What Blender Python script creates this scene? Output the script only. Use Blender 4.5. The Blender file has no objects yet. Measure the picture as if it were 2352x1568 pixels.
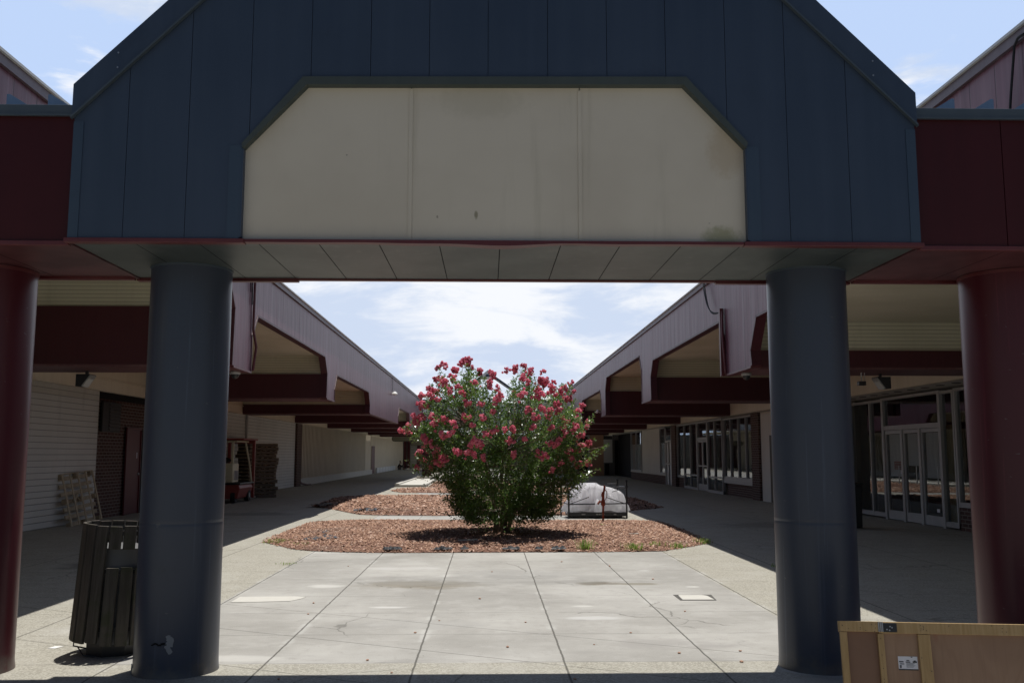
import bpy, bmesh, math, random
import numpy as np
from mathutils import Vector, Matrix
random.seed(7); rng = np.random.default_rng(7)
R = math.radians
sc = bpy.context.scene
COL = sc.collection

# ---------------------------------------------------------------- camera, sky, sun, exposure
F, PHI, PSI = 2130.0, 6.9329, 1.495          # focal length in pixels of a 2352 px wide frame, pitch, yaw
cd = bpy.data.cameras.new("camera"); cam = bpy.data.objects.new("camera", cd); COL.objects.link(cam)
cam.location = (0, 0, 1.5); cam.rotation_euler = (R(90 + PHI), 0, R(-PSI))
cd.sensor_width = 36; cd.lens = 36 * F / 2352; cd.clip_start = 0.05; cd.clip_end = 2000
sc.camera = cam

SX, SY = 0.085, 0.19                          # tangents of the sun's lean towards +x and +y
sdir = Vector((SX, SY, 1)).normalized()
elev = math.asin(sdir.z); azim = math.atan2(sdir.x, sdir.y)
sd = bpy.data.lights.new("sun", "SUN"); sun = bpy.data.objects.new("sun", sd); COL.objects.link(sun)
sd.energy = 5.0; sd.angle = R(0.55); sd.color = (1.0, 0.965, 0.91)
sun.rotation_euler = sdir.to_track_quat('Z', 'Y').to_euler()
W = bpy.data.worlds.new("World"); sc.world = W; W.use_nodes = True
wt = W.node_tree; wt.nodes.clear()

class NB:
    """small node-tree builder"""
    def __init__(s, nt): s.nt = nt
    def n(s, t, **kw):
        nd = s.nt.nodes.new(t)
        for k, v in kw.items():
            if k.startswith('_'): setattr(nd, k[1:], v)
        for k, v in kw.items():
            if k.startswith('_'): continue
            key = int(k[1:]) if k[0] == 'i' and k[1:].isdigit() else k.replace('__', ' ')
            s.set(nd.inputs[key], v)
        return nd
    def set(s, sock, v):
        if isinstance(v, bpy.types.NodeSocket): s.nt.links.new(v, sock)
        elif isinstance(v, (tuple, list)) and len(v) == 3 and sock.type == 'RGBA': sock.default_value = (*v, 1)
        else: sock.default_value = v
    def m(s, op, a, b=0.0, c=None, clamp=False):
        nd = s.n('ShaderNodeMath', _operation=op, _use_clamp=clamp, i0=a, i1=b)
        if c is not None: s.set(nd.inputs[2], c)
        return nd.outputs[0]
    def mix(s, f, a, b, bt='MIX'):
        nd = s.nt.nodes.new('ShaderNodeMix'); nd.data_type = 'RGBA'; nd.blend_type = bt
        s.set(nd.inputs[0], f); s.set(nd.inputs[6], a); s.set(nd.inputs[7], b)
        return nd.outputs[2]
    def noise(s, vec, scale, detail=4.0, rough=.55, dist=0.0):
        return s.n('ShaderNodeTexNoise', Vector=vec, Scale=scale, Detail=detail, Roughness=rough, Distortion=dist).outputs[0]
    def scale(s, vec, sx, sy, sz):
        return s.n('ShaderNodeMapping', Vector=vec, Scale=(sx, sy, sz)).outputs[0]
    def step(s, v, lo, hi):
        nd = s.n('ShaderNodeMapRange', Value=v, i1=lo, i2=hi); nd.interpolation_type = 'SMOOTHSTEP'
        return nd.outputs[0]

b = NB(wt)
tc = b.n('ShaderNodeTexCoord').outputs['Generated']
sky = b.n('ShaderNodeTexSky', _sky_type='NISHITA', _sun_disc=False)
sky.sun_elevation = elev; sky.sun_rotation = azim; sky.air_density = 1.0; sky.dust_density = 1.2; sky.ozone_density = 1.5
sep = b.n('ShaderNodeSeparateXYZ', Vector=tc)
cv = b.scale(tc, 1.0, 1.0, 3.2)
n1 = b.noise(cv, 4.6, 9.0, .56, .25)
n2 = b.noise(b.scale(tc, 1, 1, 3.6), 1.35, 3.0, .5)
cl = b.m('ADD', b.m('MULTIPLY', n1, .7), b.m('MULTIPLY', n2, .5))
bias = b.m('SUBTRACT', b.m('MULTIPLY', b.step(sep.outputs[2], .38, .16), .15), .045)      # clouds thicken towards the horizon
cov = b.step(b.m('ADD', cl, bias), .585, .65)
shade = b.step(b.noise(cv, 6.5, 8.0, .6, .3), .40, .60)
ccol = b.mix(shade, (9.8, 11.2, 13.8), (15.0, 15.2, 15.6))
hz = b.step(sep.outputs[2], .35, .0)
base = b.mix(b.m('MULTIPLY', hz, .45), b.mix(.8, sky.outputs[0], (9.8, 12.4, 17.4)), (9.6, 11.8, 15.2))
fwdk = b.step(sep.outputs[1], -.15, .45)                            # bright hazy cloud ahead, clear deep sky behind
skyc = b.mix(b.m('MULTIPLY', cov, .92), base, ccol)
low = b.m('MULTIPLY', b.step(sep.outputs[2], .80, .50), fwdk)
skyc = b.mix(low, b.mix(1.0, sky.outputs[0], (.72, .74, .80), 'MULTIPLY'), skyc)
bg = b.n('ShaderNodeBackground', Color=skyc, Strength=0.063)
wo = b.n('ShaderNodeOutputWorld', Surface=bg.outputs[0])
sc.view_settings.view_transform = 'Standard'; sc.view_settings.look = 'None'
sc.view_settings.exposure = 0.04; sc.view_settings.gamma = 1.0
sc.render.engine = 'CYCLES'

# ---------------------------------------------------------------- picture-to-place helper (used for layout numbers only)
_ph, _ps = R(PHI), R(PSI)
_fw = Vector((math.sin(_ps)*math.cos(_ph), math.cos(_ps)*math.cos(_ph), math.sin(_ph)))
_rt = Vector((math.cos(_ps), -math.sin(_ps), 0)); _up = _rt.cross(_fw)
def ray(px, py): return _rt*((px-1176)/F) + _up*((784-py)/F) + _fw
def at(px, py, **k):
    d = ray(px, py); (a, v), = k.items(); i = 'xyz'.index(a)
    c = Vector((0, 0, 1.5)); return c + d*((v-c[i])/d[i])

# ---------------------------------------------------------------- materials
MATS = {}
def mat(name, fn):
    if name in MATS: return MATS[name]
    m = bpy.data.materials.new(name); m.use_nodes = True; nt = m.node_tree; nt.nodes.clear()
    q = NB(nt); out = nt.nodes.new('ShaderNodeOutputMaterial')
    sh = fn(q); nt.links.new(sh, out.inputs[0]); MATS[name] = m; return m
def pb(q, col, rough=.5, metal=0.0, spec=.5, coat=0.0, bump=None, bs=.1, bd=.01, **kw):
    nd = q.n('ShaderNodeBsdfPrincipled'); q.set(nd.inputs['Base Color'], col); q.set(nd.inputs['Roughness'], rough)
    nd.inputs['Metallic'].default_value = metal; nd.inputs['Specular IOR Level'].default_value = spec
    nd.inputs['Coat Weight'].default_value = coat; nd.inputs['Coat Roughness'].default_value = .2
    for k, v in kw.items(): q.set(nd.inputs[k.replace('__', ' ')], v)
    if bump is not None:
        bn = q.n('ShaderNodeBump', Height=bump, Strength=bs, Distance=bd); q.set(nd.inputs['Normal'], bn.outputs[0])
    return nd.outputs[0]
def oc(q): return q.n('ShaderNodeNewGeometry').outputs['Position']
def tobj(q): return q.n('ShaderNodeTexCoord').outputs['Object']

def painted(name, c1, c2, rough=.4, spec=.5, coat=0., dirt=.25, streak=True, wob=.25, foot=False):
    def f(q):
        p = oc(q)
        a = q.noise(p, .9, 5); s = q.noise(q.scale(p, 9, 9, .45), 1.0, 5, .6)
        g = q.noise(p, 60, 3)
        v = q.m('ADD', q.m('MULTIPLY', a, .5), q.m('MULTIPLY', s, .5 if streak else 0.0))
        col = q.mix(q.step(v, .3, .72), c1, c2)
        col = q.mix(q.m('MULTIPLY', q.step(q.noise(p, 3.2, 8, .7), .58, .75), dirt), col, tuple(x*.45+.006 for x in c1))
        if foot:      # splash dirt and scuffs on the lowest part, faded drips higher up
            z = q.n('ShaderNodeSeparateXYZ', Vector=p).outputs[2]
            gr = q.step(q.m('SUBTRACT', q.m('MULTIPLY', q.noise(p, 9, 7, .7), .55), z), .12, .34)
            col = q.mix(q.m('MULTIPLY', gr, .75), col, (.11, .10, .085))
            dr = q.m('MULTIPLY', q.step(q.noise(q.scale(p, 26, 26, .7), 1.0, 4, .6), .60, .72), .30)
            col = q.mix(dr, col, tuple(min(1, x*1.9+.012) for x in c2))
            sc = q.step(q.noise(q.scale(p, 14, 14, 34), 1.0, 3, .6), .715, .735)
            col = q.mix(q.m('MULTIPLY', sc, .45), col, (.16, .16, .16))
        rr = q.m('ADD', rough-.06, q.m('MULTIPLY', a, .14))
        h = q.m('ADD', q.m('MULTIPLY', q.noise(q.scale(p, 2.2, 2.2, .7), 1.0, 2), 1.0), q.m('MULTIPLY', g, .012))
        return pb(q, col, rr, 0, spec, coat, h, wob, .03)
    return mat(name, f)
BLUE = painted('blue painted metal', (.029, .046, .078), (.041, .061, .099), .42, .5, 0, .3, True, .45)
BLUEC = painted('blue column paint', (.044, .055, .082), (.060, .073, .102), .38, .45, .12, .3, False, .22, True)
BLUEL = painted('pale blue metal', (.16, .24, .36), (.22, .31, .44), .45)
REDD = painted('dark red panel', (.040, .0042, .0060), (.052, .0055, .0080), .5, .3)
REDC = painted('red column paint', (.070, .0085, .015), (.098, .013, .022), .38, .42, .1, .3, False, .22, True)
TRIM = painted('red trim', (.085, .014, .017), (.12, .024, .026), .4)
BEAM = painted('maroon beam paint', (.054, .0075, .013), (.070, .010, .017), .45, .45)
BEAMU = painted('worn maroon soffit', (.17, .085, .085), (.10, .03, .035), .5, .4, 0, .5)
CAPM = painted('grey blue cap metal', (.055, .075, .095), (.07, .09, .11), .4)
REVEAL = painted('dark green grey reveal', (.045, .058, .056), (.06, .075, .07), .55)
CREAM = painted('cream paint', (.55, .48, .37), (.64, .57, .45), .6, .3, 0, .15, True, .05)
IVORY = painted('ivory wall', (.56, .53, .47), (.64, .61, .54), .65, .3, 0, .15, True, .05)
GREYM = painted('aluminium frame', (.36, .36, .36), (.44, .44, .43), .38, .5, 0, .2, True, .03)
DARK = mat('dark cavity', lambda q: pb(q, (.012, .011, .012), .8, spec=.2))
BLACKM = mat('black metal', lambda q: pb(q, q.mix(q.noise(oc(q), 12), (.012, .013, .015), (.03, .03, .032)), .42))
RUBBER = mat('black rubber', lambda q: pb(q, (.015, .015, .016), .75))
WHITEP = mat('white board', lambda q: pb(q, q.mix(q.noise(oc(q), 2.5), (.62, .62, .60), (.74, .74, .72)), .6))
PINKP = mat('tan panel', lambda q: pb(q, q.mix(q.noise(oc(q), 1.5), (.42, .25, .16), (.50, .31, .21)), .6))
RUSTR = mat('rusty red iron', lambda q: pb(q, q.mix(q.step(q.noise(oc(q), 30, 6, .7), .4, .65), (.30, .055, .02), (.11, .035, .02)), .7, bump=q.noise(oc(q), 80), bs=.5, bd=.003))
GREYP = mat('weathered grey roof', lambda q: pb(q, q.mix(q.noise(oc(q), 3, 6), (.42, .42, .41), (.60, .60, .58)), .6))
ROOFW = mat('white roof edge', lambda q: pb(q, q.mix(q.noise(oc(q), 3, 6), (.62, .62, .62), (.78, .78, .77)), .5))

def fascia_mat(q):
    p = oc(q)
    st = q.noise(q.scale(p, 1, 7.5, .22), 1.0, 7, .65)
    st2 = q.noise(q.scale(p, 1, 22, .12), 1.0, 3, .6)
    big = q.noise(p, .45, 3)
    col = q.mix(q.step(q.m('ADD', q.m('MULTIPLY', st, .7), q.m('MULTIPLY', big, .3)), .36, .66), (.120, .040, .060), (.205, .098, .125))
    col = q.mix(q.m('MULTIPLY', q.step(st2, .60, .72), .5), col, (.26, .17, .20))
    col = q.mix(q.m('MULTIPLY', q.step(q.noise(q.scale(p, 1, 11, .35), 1.0, 5), .62, .74), .45), col, (.06, .035, .05))
    sy = q.n('ShaderNodeSeparateXYZ', Vector=p).outputs[1]
    d = q.m('PINGPONG', sy, .2)                                   # panel joints every 0.4 m
    ln = q.step(d, .010, .003)
    col = q.mix(q.m('MULTIPLY', ln, .7), col, (.03, .015, .02))
    h = q.m('ADD', q.m('MULTIPLY', q.noise(q.scale(p, 1, 2.4, .5), 1.0, 2), 1.0), q.m('MULTIPLY', ln, -.1))
    return pb(q, col, q.m('ADD', .30, q.m('MULTIPLY', st, .22)), spec=.24, bump=h, bs=.7, bd=.03)
FASCIA = mat('faded purple fascia', fascia_mat)

def soffit_mat(q):
    p = oc(q)
    c = q.mix(q.step(q.noise(p, 2.2, 7, .62), .35, .7), (.036, .046, .046), (.066, .078, .076))
    c = q.mix(q.m('MULTIPLY', q.step(q.noise(p, 9, 6, .7), .56, .7), .4), c, (.13, .13, .125))
    return pb(q, c, .42, bump=q.noise(q.scale(p, 3, 1.5, 1), 1.0, 2), bs=.35, bd=.02)
SOFF = mat('grey green soffit metal', soffit_mat)
def rsoff(q):
    p = oc(q)
    return pb(q, q.mix(q.step(q.noise(p, 3, 6, .6), .35, .7), (.055, .012, .015), (.10, .030, .034)), .4, bump=q.noise(p, 2.5, 2), bs=.4, bd=.02)
RSOFF = mat('red soffit metal', rsoff)

def signpanel(q):
    p = oc(q); s = q.n('ShaderNodeSeparateXYZ', Vector=p)
    c = q.mix(q.step(q.noise(p, 1.1, 4), .35, .7), (.55, .50, .415), (.61, .56, .47))
    c = q.mix(q.m('MULTIPLY', q.step(q.noise(q.scale(p, 7, 1, .5), 1.0, 6, .65), .52, .75), .30), c, (.36, .33, .25))
    # mould in the lower right corner, a stain in the middle and brown run-off under the right chamfer
    def blob(x, z, rx, rz):
        dx = q.m('DIVIDE', q.m('SUBTRACT', s.outputs[0], x), rx); dz = q.m('DIVIDE', q.m('SUBTRACT', s.outputs[2], z), rz)
        r2 = q.m('ADD', q.m('MULTIPLY', dx, dx), q.m('MULTIPLY', dz, dz))
        return q.step(q.m('ADD', r2, q.m('MULTIPLY', q.m('SUBTRACT', q.noise(p, 22, 6, .7), .5), 1.6)), 1.1, .1)
    c = q.mix(q.m('MULTIPLY', blob(1.53, 2.90, .15, .10), .6), c, (.20, .21, .08))
    c = q.mix(q.m('MULTIPLY', blob(-.08, 3.05, .014, .035), .8), c, (.22, .2, .13))
    c = q.mix(q.m('MULTIPLY', blob(1.58, 3.50, .16, .22), .35), c, (.38, .27, .14))
    c = q.mix(q.m('MULTIPLY', blob(-.05, 3.82, .35, .14), .18), c, (.28, .26, .17))
    sp = q.step(q.noise(p, 19, 2, .4), .79, .82)
    c = q.mix(q.m('MULTIPLY', sp, .5), c, (.08, .06, .05))
    h = q.noise(q.scale(p, 1, 1, 90), 1.0, 2)
    return pb(q, c, .6, spec=.3, bump=h, bs=.12, bd=.003)
SIGNP = mat('beige sign board', signpanel)

def hlines(name, c1, c2, pitch, line=.12, dark=.35):
    """horizontal laps: a real groove look from height and a dark gap colour"""
    def f(q):
        p = oc(q); z = q.n('ShaderNodeSeparateXYZ', Vector=p).outputs[2]
        fr = q.m('FRACT', q.m('DIVIDE', z, pitch))
        ln = q.step(fr, line, line*.45)
        c = q.mix(q.step(q.noise(p, .8, 5), .3, .7), c1, c2)
        c = q.mix(q.m('MULTIPLY', q.step(q.noise(q.scale(p, 4, 4, .5), 1.0, 6), .55, .75), .25), c, tuple(x*.6 for x in c1))
        c = q.mix(q.m('MULTIPLY', ln, 1-dark), c, tuple(x*.18 for x in c1))
        return pb(q, c, .6, spec=.3, bump=q.m('SUBTRACT', 1, ln), bs=.5, bd=.02)
    return mat(name, f)
SIDING = hlines('ivory lap siding', (.57, .56, .52), (.64, .63, .59), .124, .13)
SLATS = hlines('cream slats', (.56, .53, .40), (.62, .59, .46), .0615, .16)

def ylines(name, c1, c2, pitch, axis=1, line=.10):
    def f(q):
        p = oc(q); z = q.n('ShaderNodeSeparateXYZ', Vector=p).outputs[axis]
        fr = q.m('FRACT', q.m('DIVIDE', z, pitch)); ln = q.step(fr, line, line*.4)
        c = q.mix(q.step(q.noise(p, .8, 5), .3, .7), c1, c2)
        c = q.mix(q.m('MULTIPLY', ln, .55), c, tuple(x*.25 for x in c1))
        return pb(q, c, .6, spec=.3, bump=q.m('SUBTRACT', 1, ln), bs=.4, bd=.01)
    return mat(name, f)
CEIL = ylines('cream plank ceiling', (.50, .45, .34), (.58, .52, .41), .10)

def brick(q):
    p = oc(q); s = q.n('ShaderNodeSeparateXYZ', Vector=p)
    v = q.n('ShaderNodeCombineXYZ', X=q.m('ADD', s.outputs[0], s.outputs[1]), Y=s.outputs[2]).outputs[0]
    bt = q.n('ShaderNodeTexBrick', Vector=v, Scale=1.0, Mortar__Size=.008, Brick__Width=.21, Row__Height=.078)
    bt.inputs['Color1'].default_value = (.115, .060, .050, 1); bt.inputs['Color2'].default_value = (.075, .042, .037, 1)
    bt.inputs['Mortar'].default_value = (.26, .24, .21, 1)
    c = q.mix(q.m('MULTIPLY', q.noise(p, 5, 4), .4), bt.outputs[0], (.08, .04, .035))
    return pb(q, c, .85, spec=.2, bump=q.m('SUBTRACT', 1, bt.outputs[1]), bs=.6, bd=.008)
BRICK = mat('dark red brick', brick)

def glass(q):
    fr = q.m('MULTIPLY', q.n('ShaderNodeFresnel', IOR=1.9).outputs[0], q.m('SUBTRACT', 1, q.n('ShaderNodeNewGeometry').outputs['Backfacing']))
    wob = q.n('ShaderNodeBump', Height=q.noise(oc(q), 1.3, 1), Strength=.05, Distance=.02).outputs[0]
    g = q.n('ShaderNodeBsdfGlossy', Color=(.85, .88, .9), Roughness=.015, Normal=wob); t = q.n('ShaderNodeBsdfTransparent', Color=(.80, .82, .83))
    mx = q.n('ShaderNodeMixShader', i0=fr, i1=t.outputs[0], i2=g.outputs[0]); return mx.outputs[0]
GLASS = mat('shop window glass', glass)

# concrete paving with sawn joints, aggregate margins and stains
def paving(q):
    p = oc(q); s = q.n('ShaderNodeSeparateXYZ', Vector=p); x, y = s.outputs[0], s.outputs[1]
    wx = q.m('MULTIPLY', q.m('SUBTRACT', q.noise(p, 6, 4, .6), .5), .018)
    big = q.noise(p, .55, 6, .6); mid = q.noise(p, 2.3, 7, .62); fine = q.noise(p, 95, 4, .7)
    c = q.mix(q.step(big, .34, .68), (.270, .261, .238), (.380, .370, .342))
    c = q.mix(q.m('MULTIPLY', q.step(mid, .5, .72), .40), c, (.41, .40, .375))
    c = q.mix(q.m('MULTIPLY', q.step(q.noise(p, 7.5, 6, .7), .50, .70), .35), c, (.22, .21, .19))
    c = q.mix(q.m('MULTIPLY', q.step(q.noise(q.scale(p, 1.2, 5, 1), 3.0, 5, .7), .58, .72), .45), c, (.47, .46, .43))
    c = q.mix(q.m('MULTIPLY', q.step(q.noise(q.scale(p, .7, 2.8, 1), 1.6, 6, .65), .54, .72), .42), c, (.215, .205, .19))
    # exposed aggregate beyond x = +-2.7 and in front of y = 6.97
    ax = q.m('ABSOLUTE', x)
    agg = q.m('MAXIMUM', q.step(ax, 2.69, 2.72), q.step(y, 6.99, 6.95))
    agg = q.m('MULTIPLY', agg, q.m('SUBTRACT', 1, q.m('MULTIPLY', q.step(x, 2.0, 2.7), q.step(y, 9.0, 7.5))))
    vor = q.n('ShaderNodeTexVoronoi', Vector=p, Scale=85); vc = q.n('ShaderNodeSeparateColor', Color=vor.outputs['Color']).outputs[0]
    ac = q.mix(q.step(vc, .2, .9), (.17, .155, .12), (.44, .42, .35))
    ac = q.mix(.45, ac, (.31, .295, .245))
    ac = q.mix(q.m('MULTIPLY', q.step(mid, .42, .7), .5), ac, (.36, .345, .30))
    c = q.mix(q.m('MULTIPLY', agg, .85), c, ac)
    c = q.mix(q.m('MULTIPLY', q.m('SUBTRACT', fine, .5), .5, clamp=True), c, (.66, .65, .62))
    c = q.mix(q.m('MULTIPLY', q.m('SUBTRACT', .5, fine), .6, clamp=True), c, (.08, .08, .075))
    # joints
    jx = q.m('PINGPONG', q.m('ADD', q.m('SUBTRACT', x, .023), wx), .5415)      # lines at .023 + k*1.083 + .5415 shifted below
    jx = q.m('SUBTRACT', .5415, jx)
    lx = q.m('MULTIPLY', q.step(jx, .0105, .004), q.step(ax, 9.0, 8.9))
    inb = q.step(ax, 3.3, 3.2)
    lx = q.m('MULTIPLY', lx, inb)
    jy = q.m('PINGPONG', q.m('ADD', q.m('SUBTRACT', y, .583), q.m('MULTIPLY', wx, .5)), .5335)
    ly = q.m('MULTIPLY', q.step(jy, .007, .002), q.m('MULTIPLY', q.step(q.noise(p, 1.2, 4), .36, .5), .8))
    kb = q.m('ABSOLUTE', q.m('SUBTRACT', q.m('ADD', ax, wx), 3.88)); lk = q.m('MULTIPLY', q.step(kb, .012, .006), .8)
    k2 = q.m('ABSOLUTE', q.m('SUBTRACT', q.m('ADD', ax, wx), 6.2)); lk = q.m('MAXIMUM', lk, q.m('MULTIPLY', q.step(k2, .010, .005), .8))
    def seg(x0, y0, x1, y1, w):   # long sawn diagonal line
        L = math.hypot(x1-x0, y1-y0); nx, ny = -(y1-y0)/L, (x1-x0)/L
        d = q.m('ABSOLUTE', q.m('ADD', q.m('ADD', q.m('MULTIPLY', x, nx), q.m('MULTIPLY', y, ny)), -(x0*nx+y0*ny)))
        return q.step(q.m('ADD', d, q.m('MULTIPLY', wx, .2)), w, w*.4)
    dg = q.m('MAXIMUM', seg(-2.288, 9.496, 2.117, 7.17, .007), seg(-1.965, 8.183, 1.544, 6.344, .008))
    dg = q.m('MAXIMUM', dg, seg(-1.556, 6.769, -.839, 6.406, .008))
    dg = q.m('MULTIPLY', dg, q.m('MULTIPLY', q.step(ax, 5.5, 4.5), .85))
    cr = q.n('ShaderNodeTexVoronoi', Vector=q.n('ShaderNodeVectorMath', _operation='ADD', i0=p, i1=q.n('ShaderNodeVectorMath', _operation='SCALE', i0=q.n('ShaderNodeTexNoise', Vector=p, Scale=1.5, Detail=6.0).outputs[1], Scale=.6).outputs[0]).outputs[0], Scale=.42)
    cr.feature = 'DISTANCE_TO_EDGE'
    crk = q.m('MULTIPLY', q.step(cr.outputs[0], .005, .0015), q.step(q.noise(p, .6, 2), .48, .56))
    al = q.m('MAXIMUM', q.m('MAXIMUM', lx, ly), q.m('MAXIMUM', lk, dg))
    al = q.m('MAXIMUM', al, q.m('MULTIPLY', crk, .6))
    # pale dust that gathers beside the joints
    near = q.m('MULTIPLY', q.step(jx, .06, .02), q.m('MULTIPLY', q.step(mid, .48, .62), q.m('MULTIPLY', inb, .35)))
    c = q.mix(near, c, (.48, .475, .45))
    # stains and pale splashes at fixed places: x, y, rx, ry, colour, amount
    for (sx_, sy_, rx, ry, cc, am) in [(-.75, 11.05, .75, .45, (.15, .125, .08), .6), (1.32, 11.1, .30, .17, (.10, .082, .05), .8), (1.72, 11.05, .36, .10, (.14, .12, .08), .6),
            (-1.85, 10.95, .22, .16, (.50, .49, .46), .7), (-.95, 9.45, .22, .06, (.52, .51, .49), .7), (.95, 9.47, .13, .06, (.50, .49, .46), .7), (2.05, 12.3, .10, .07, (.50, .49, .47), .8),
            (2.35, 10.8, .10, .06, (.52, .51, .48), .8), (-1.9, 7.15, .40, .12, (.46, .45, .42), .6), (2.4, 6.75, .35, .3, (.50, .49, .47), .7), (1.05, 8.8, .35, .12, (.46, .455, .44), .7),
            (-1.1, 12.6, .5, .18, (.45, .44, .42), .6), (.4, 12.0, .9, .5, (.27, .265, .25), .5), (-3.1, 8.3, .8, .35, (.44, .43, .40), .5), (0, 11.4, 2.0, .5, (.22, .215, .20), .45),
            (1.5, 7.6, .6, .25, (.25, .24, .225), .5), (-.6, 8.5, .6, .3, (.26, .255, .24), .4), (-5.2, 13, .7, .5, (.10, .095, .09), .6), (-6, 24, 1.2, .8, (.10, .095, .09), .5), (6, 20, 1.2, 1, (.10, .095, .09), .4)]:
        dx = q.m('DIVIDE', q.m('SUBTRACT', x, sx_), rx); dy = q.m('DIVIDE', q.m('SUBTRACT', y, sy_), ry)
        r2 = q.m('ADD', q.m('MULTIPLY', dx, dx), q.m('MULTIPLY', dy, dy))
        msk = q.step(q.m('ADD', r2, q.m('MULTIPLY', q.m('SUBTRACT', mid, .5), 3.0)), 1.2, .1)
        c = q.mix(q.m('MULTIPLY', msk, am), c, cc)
    spk = q.step(q.noise(p, 26, 2, .5), .745, .77)
    c = q.mix(q.m('MULTIPLY', spk, .6), c, (.09, .085, .08))
    c = q.mix(q.m('MULTIPLY', al, .80), c, (.06, .056, .046))
    h = q.m('ADD', q.m('MULTIPLY', fine, .25), q.m('MULTIPLY', q.m('SUBTRACT', 1, al), 1.0))
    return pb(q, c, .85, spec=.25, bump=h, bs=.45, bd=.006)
PAVING = mat('concrete paving', paving)
def asph(q):
    p = oc(q); return pb(q, q.mix(q.noise(p, 40, 5), (.06, .06, .058), (.11, .108, .10)), .9, spec=.2)
LOT = mat('asphalt lot', asph)
def mulchb(q):
    p = oc(q)
    v = q.n('ShaderNodeTexVoronoi', Vector=p, Scale=38.0); vc = q.n('ShaderNodeSeparateColor', Color=v.outputs['Color']).outputs[0]
    c = q.mix(vc, (.11, .06, .045), (.30, .17, .125))
    return pb(q, c, .9, spec=.15, bump=q.m('ADD', v.outputs[0], q.noise(p, 20)), bs=.9, bd=.03)
MULCHB = mat('mulch base', mulchb)
def chipm(q):
    g = q.n('ShaderNodeNewGeometry'); r = g.outputs['Random Per Island']; p = g.outputs['Position']
    c = q.mix(q.step(r, 0, .75), (.155, .082, .055), (.40, .245, .172))
    c = q.mix(q.step(r, .86, .97), c, (.55, .40, .32))
    c = q.mix(q.m('MULTIPLY', q.step(q.noise(p, .55, 3), .56, .70), .5), c, (.20, .15, .125))
    return pb(q, c, .85, spec=.2)
CHIP = mat('red bark chips', chipm)

def wood(name, c1, c2, sc_=(6, 6, 60), rough=.7, moss=0):
    def f(q):
        p = tobj(q); v = q.scale(p, *sc_)
        a = q.noise(v, 1.0, 6, .6, .4); r = q.n('ShaderNodeObjectInfo').outputs['Random']
        ri = q.n('ShaderNodeNewGeometry').outputs['Random Per Island']
        c = q.mix(q.step(a, .3, .72), c1, c2)
        c = q.mix(q.m('MULTIPLY', ri, .35), c, tuple(x*.45 for x in c1))
        k = q.step(q.noise(p, 7, 2), .70, .74); c = q.mix(q.m('MULTIPLY', k, .6), c, tuple(x*.4 for x in c1))
        if moss:
            c = q.mix(q.m('MULTIPLY', q.step(q.noise(p, 5, 5, .65), .5, .68), moss), c, (.035, .05, .012))
        return pb(q, c, rough, spec=.25, bump=a, bs=.25, bd=.004)
    return mat(name, f)
PINE = wood('pine board', (.36, .24, .11), (.47, .33, .17), (60, 60, 5))
PINEV = wood('pine upright', (.34, .225, .105), (.45, .31, .155), (50, 50, 4))
PALW = wood('pallet wood', (.46, .37, .25), (.64, .54, .39), (6, 30, 30))
PALD = wood('old pallet wood', (.36, .29, .20), (.50, .41, .29), (6, 30, 30))
CANW = wood('weathered grey slat', (.060, .052, .042), (.105, .092, .076), (45, 45, 3), .8, .5)
def ply(q):
    p = tobj(q)
    w = q.noise(q.scale(p, 3.0, 1, 1.3), 1.0, 2, .5, 1.6); rings = q.m('SINE', q.m('MULTIPLY', w, 34.0))
    g = q.noise(q.scale(p, 90, 20, 2.5), 1.0, 4, .6)
    c = q.mix(q.step(q.noise(p, 1.4, 3), .3, .7), (.25, .155, .10), (.33, .215, .14))
    c = q.mix(q.m('MULTIPLY', q.step(rings, .0, 1.0), .16), c, (.18, .10, .062))
    c = q.mix(q.m('MULTIPLY', q.step(g, .52, .7), .25), c, (.20, .125, .08))
    c = q.mix(q.m('MULTIPLY', q.step(q.noise(q.scale(p, 3, 3, 1.5), 2.2, 2), .66, .74), .5), c, (.24, .10, .07))
    return pb(q, c, .55, spec=.3, bump=g, bs=.08, bd=.002)
PLY = mat('plywood', ply)
def bark(q):
    p = tobj(q); return pb(q, q.mix(q.step(q.noise(q.scale(p, 8, 8, 2), 1.5, 5), .35, .65), (.10, .075, .052), (.26, .20, .15)), .75, bump=q.noise(q.scale(p, 20, 20, 4), 1.0), bs=.3)
BARK = mat('smooth mottled bark', bark)
def leafm(q):
    g = q.n('ShaderNodeNewGeometry'); r = g.outputs['Random Per Island']
    c = q.mix(r, (.068, .135, .038), (.17, .27, .072))
    c = q.mix(q.step(r, .90, 1.0), c, (.18, .23, .05))
    c = q.mix(q.m('MULTIPLY', q.step(q.noise(g.outputs['Position'], 1.6, 3), .55, .7), .4), c, (.13, .18, .045))
    d = pb(q, c, .30, spec=.6)
    t = q.n('ShaderNodeBsdfTranslucent', Color=q.mix(.5, c, (.20, .34, .03))).outputs[0]
    return q.n('ShaderNodeMixShader', i0=.28, i1=d, i2=t).outputs[0]
LEAF = mat('glossy green leaf', leafm)
def flow(q):
    g = q.n('ShaderNodeNewGeometry'); r = g.outputs['Random Per Island']; oi = q.n('ShaderNodeObjectInfo').outputs['Random']
    c = q.mix(r, (.86, .17, .30), (.97, .48, .56)); c = q.mix(q.m('MULTIPLY', oi, .35), c, (.60, .11, .12))
    d = pb(q, c, .6, spec=.2); t = q.n('ShaderNodeBsdfTranslucent', Color=c).outputs[0]
    return q.n('ShaderNodeMixShader', i0=.42, i1=d, i2=t).outputs[0]
FLOWER = mat('crinkled pink petals', flow)
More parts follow.
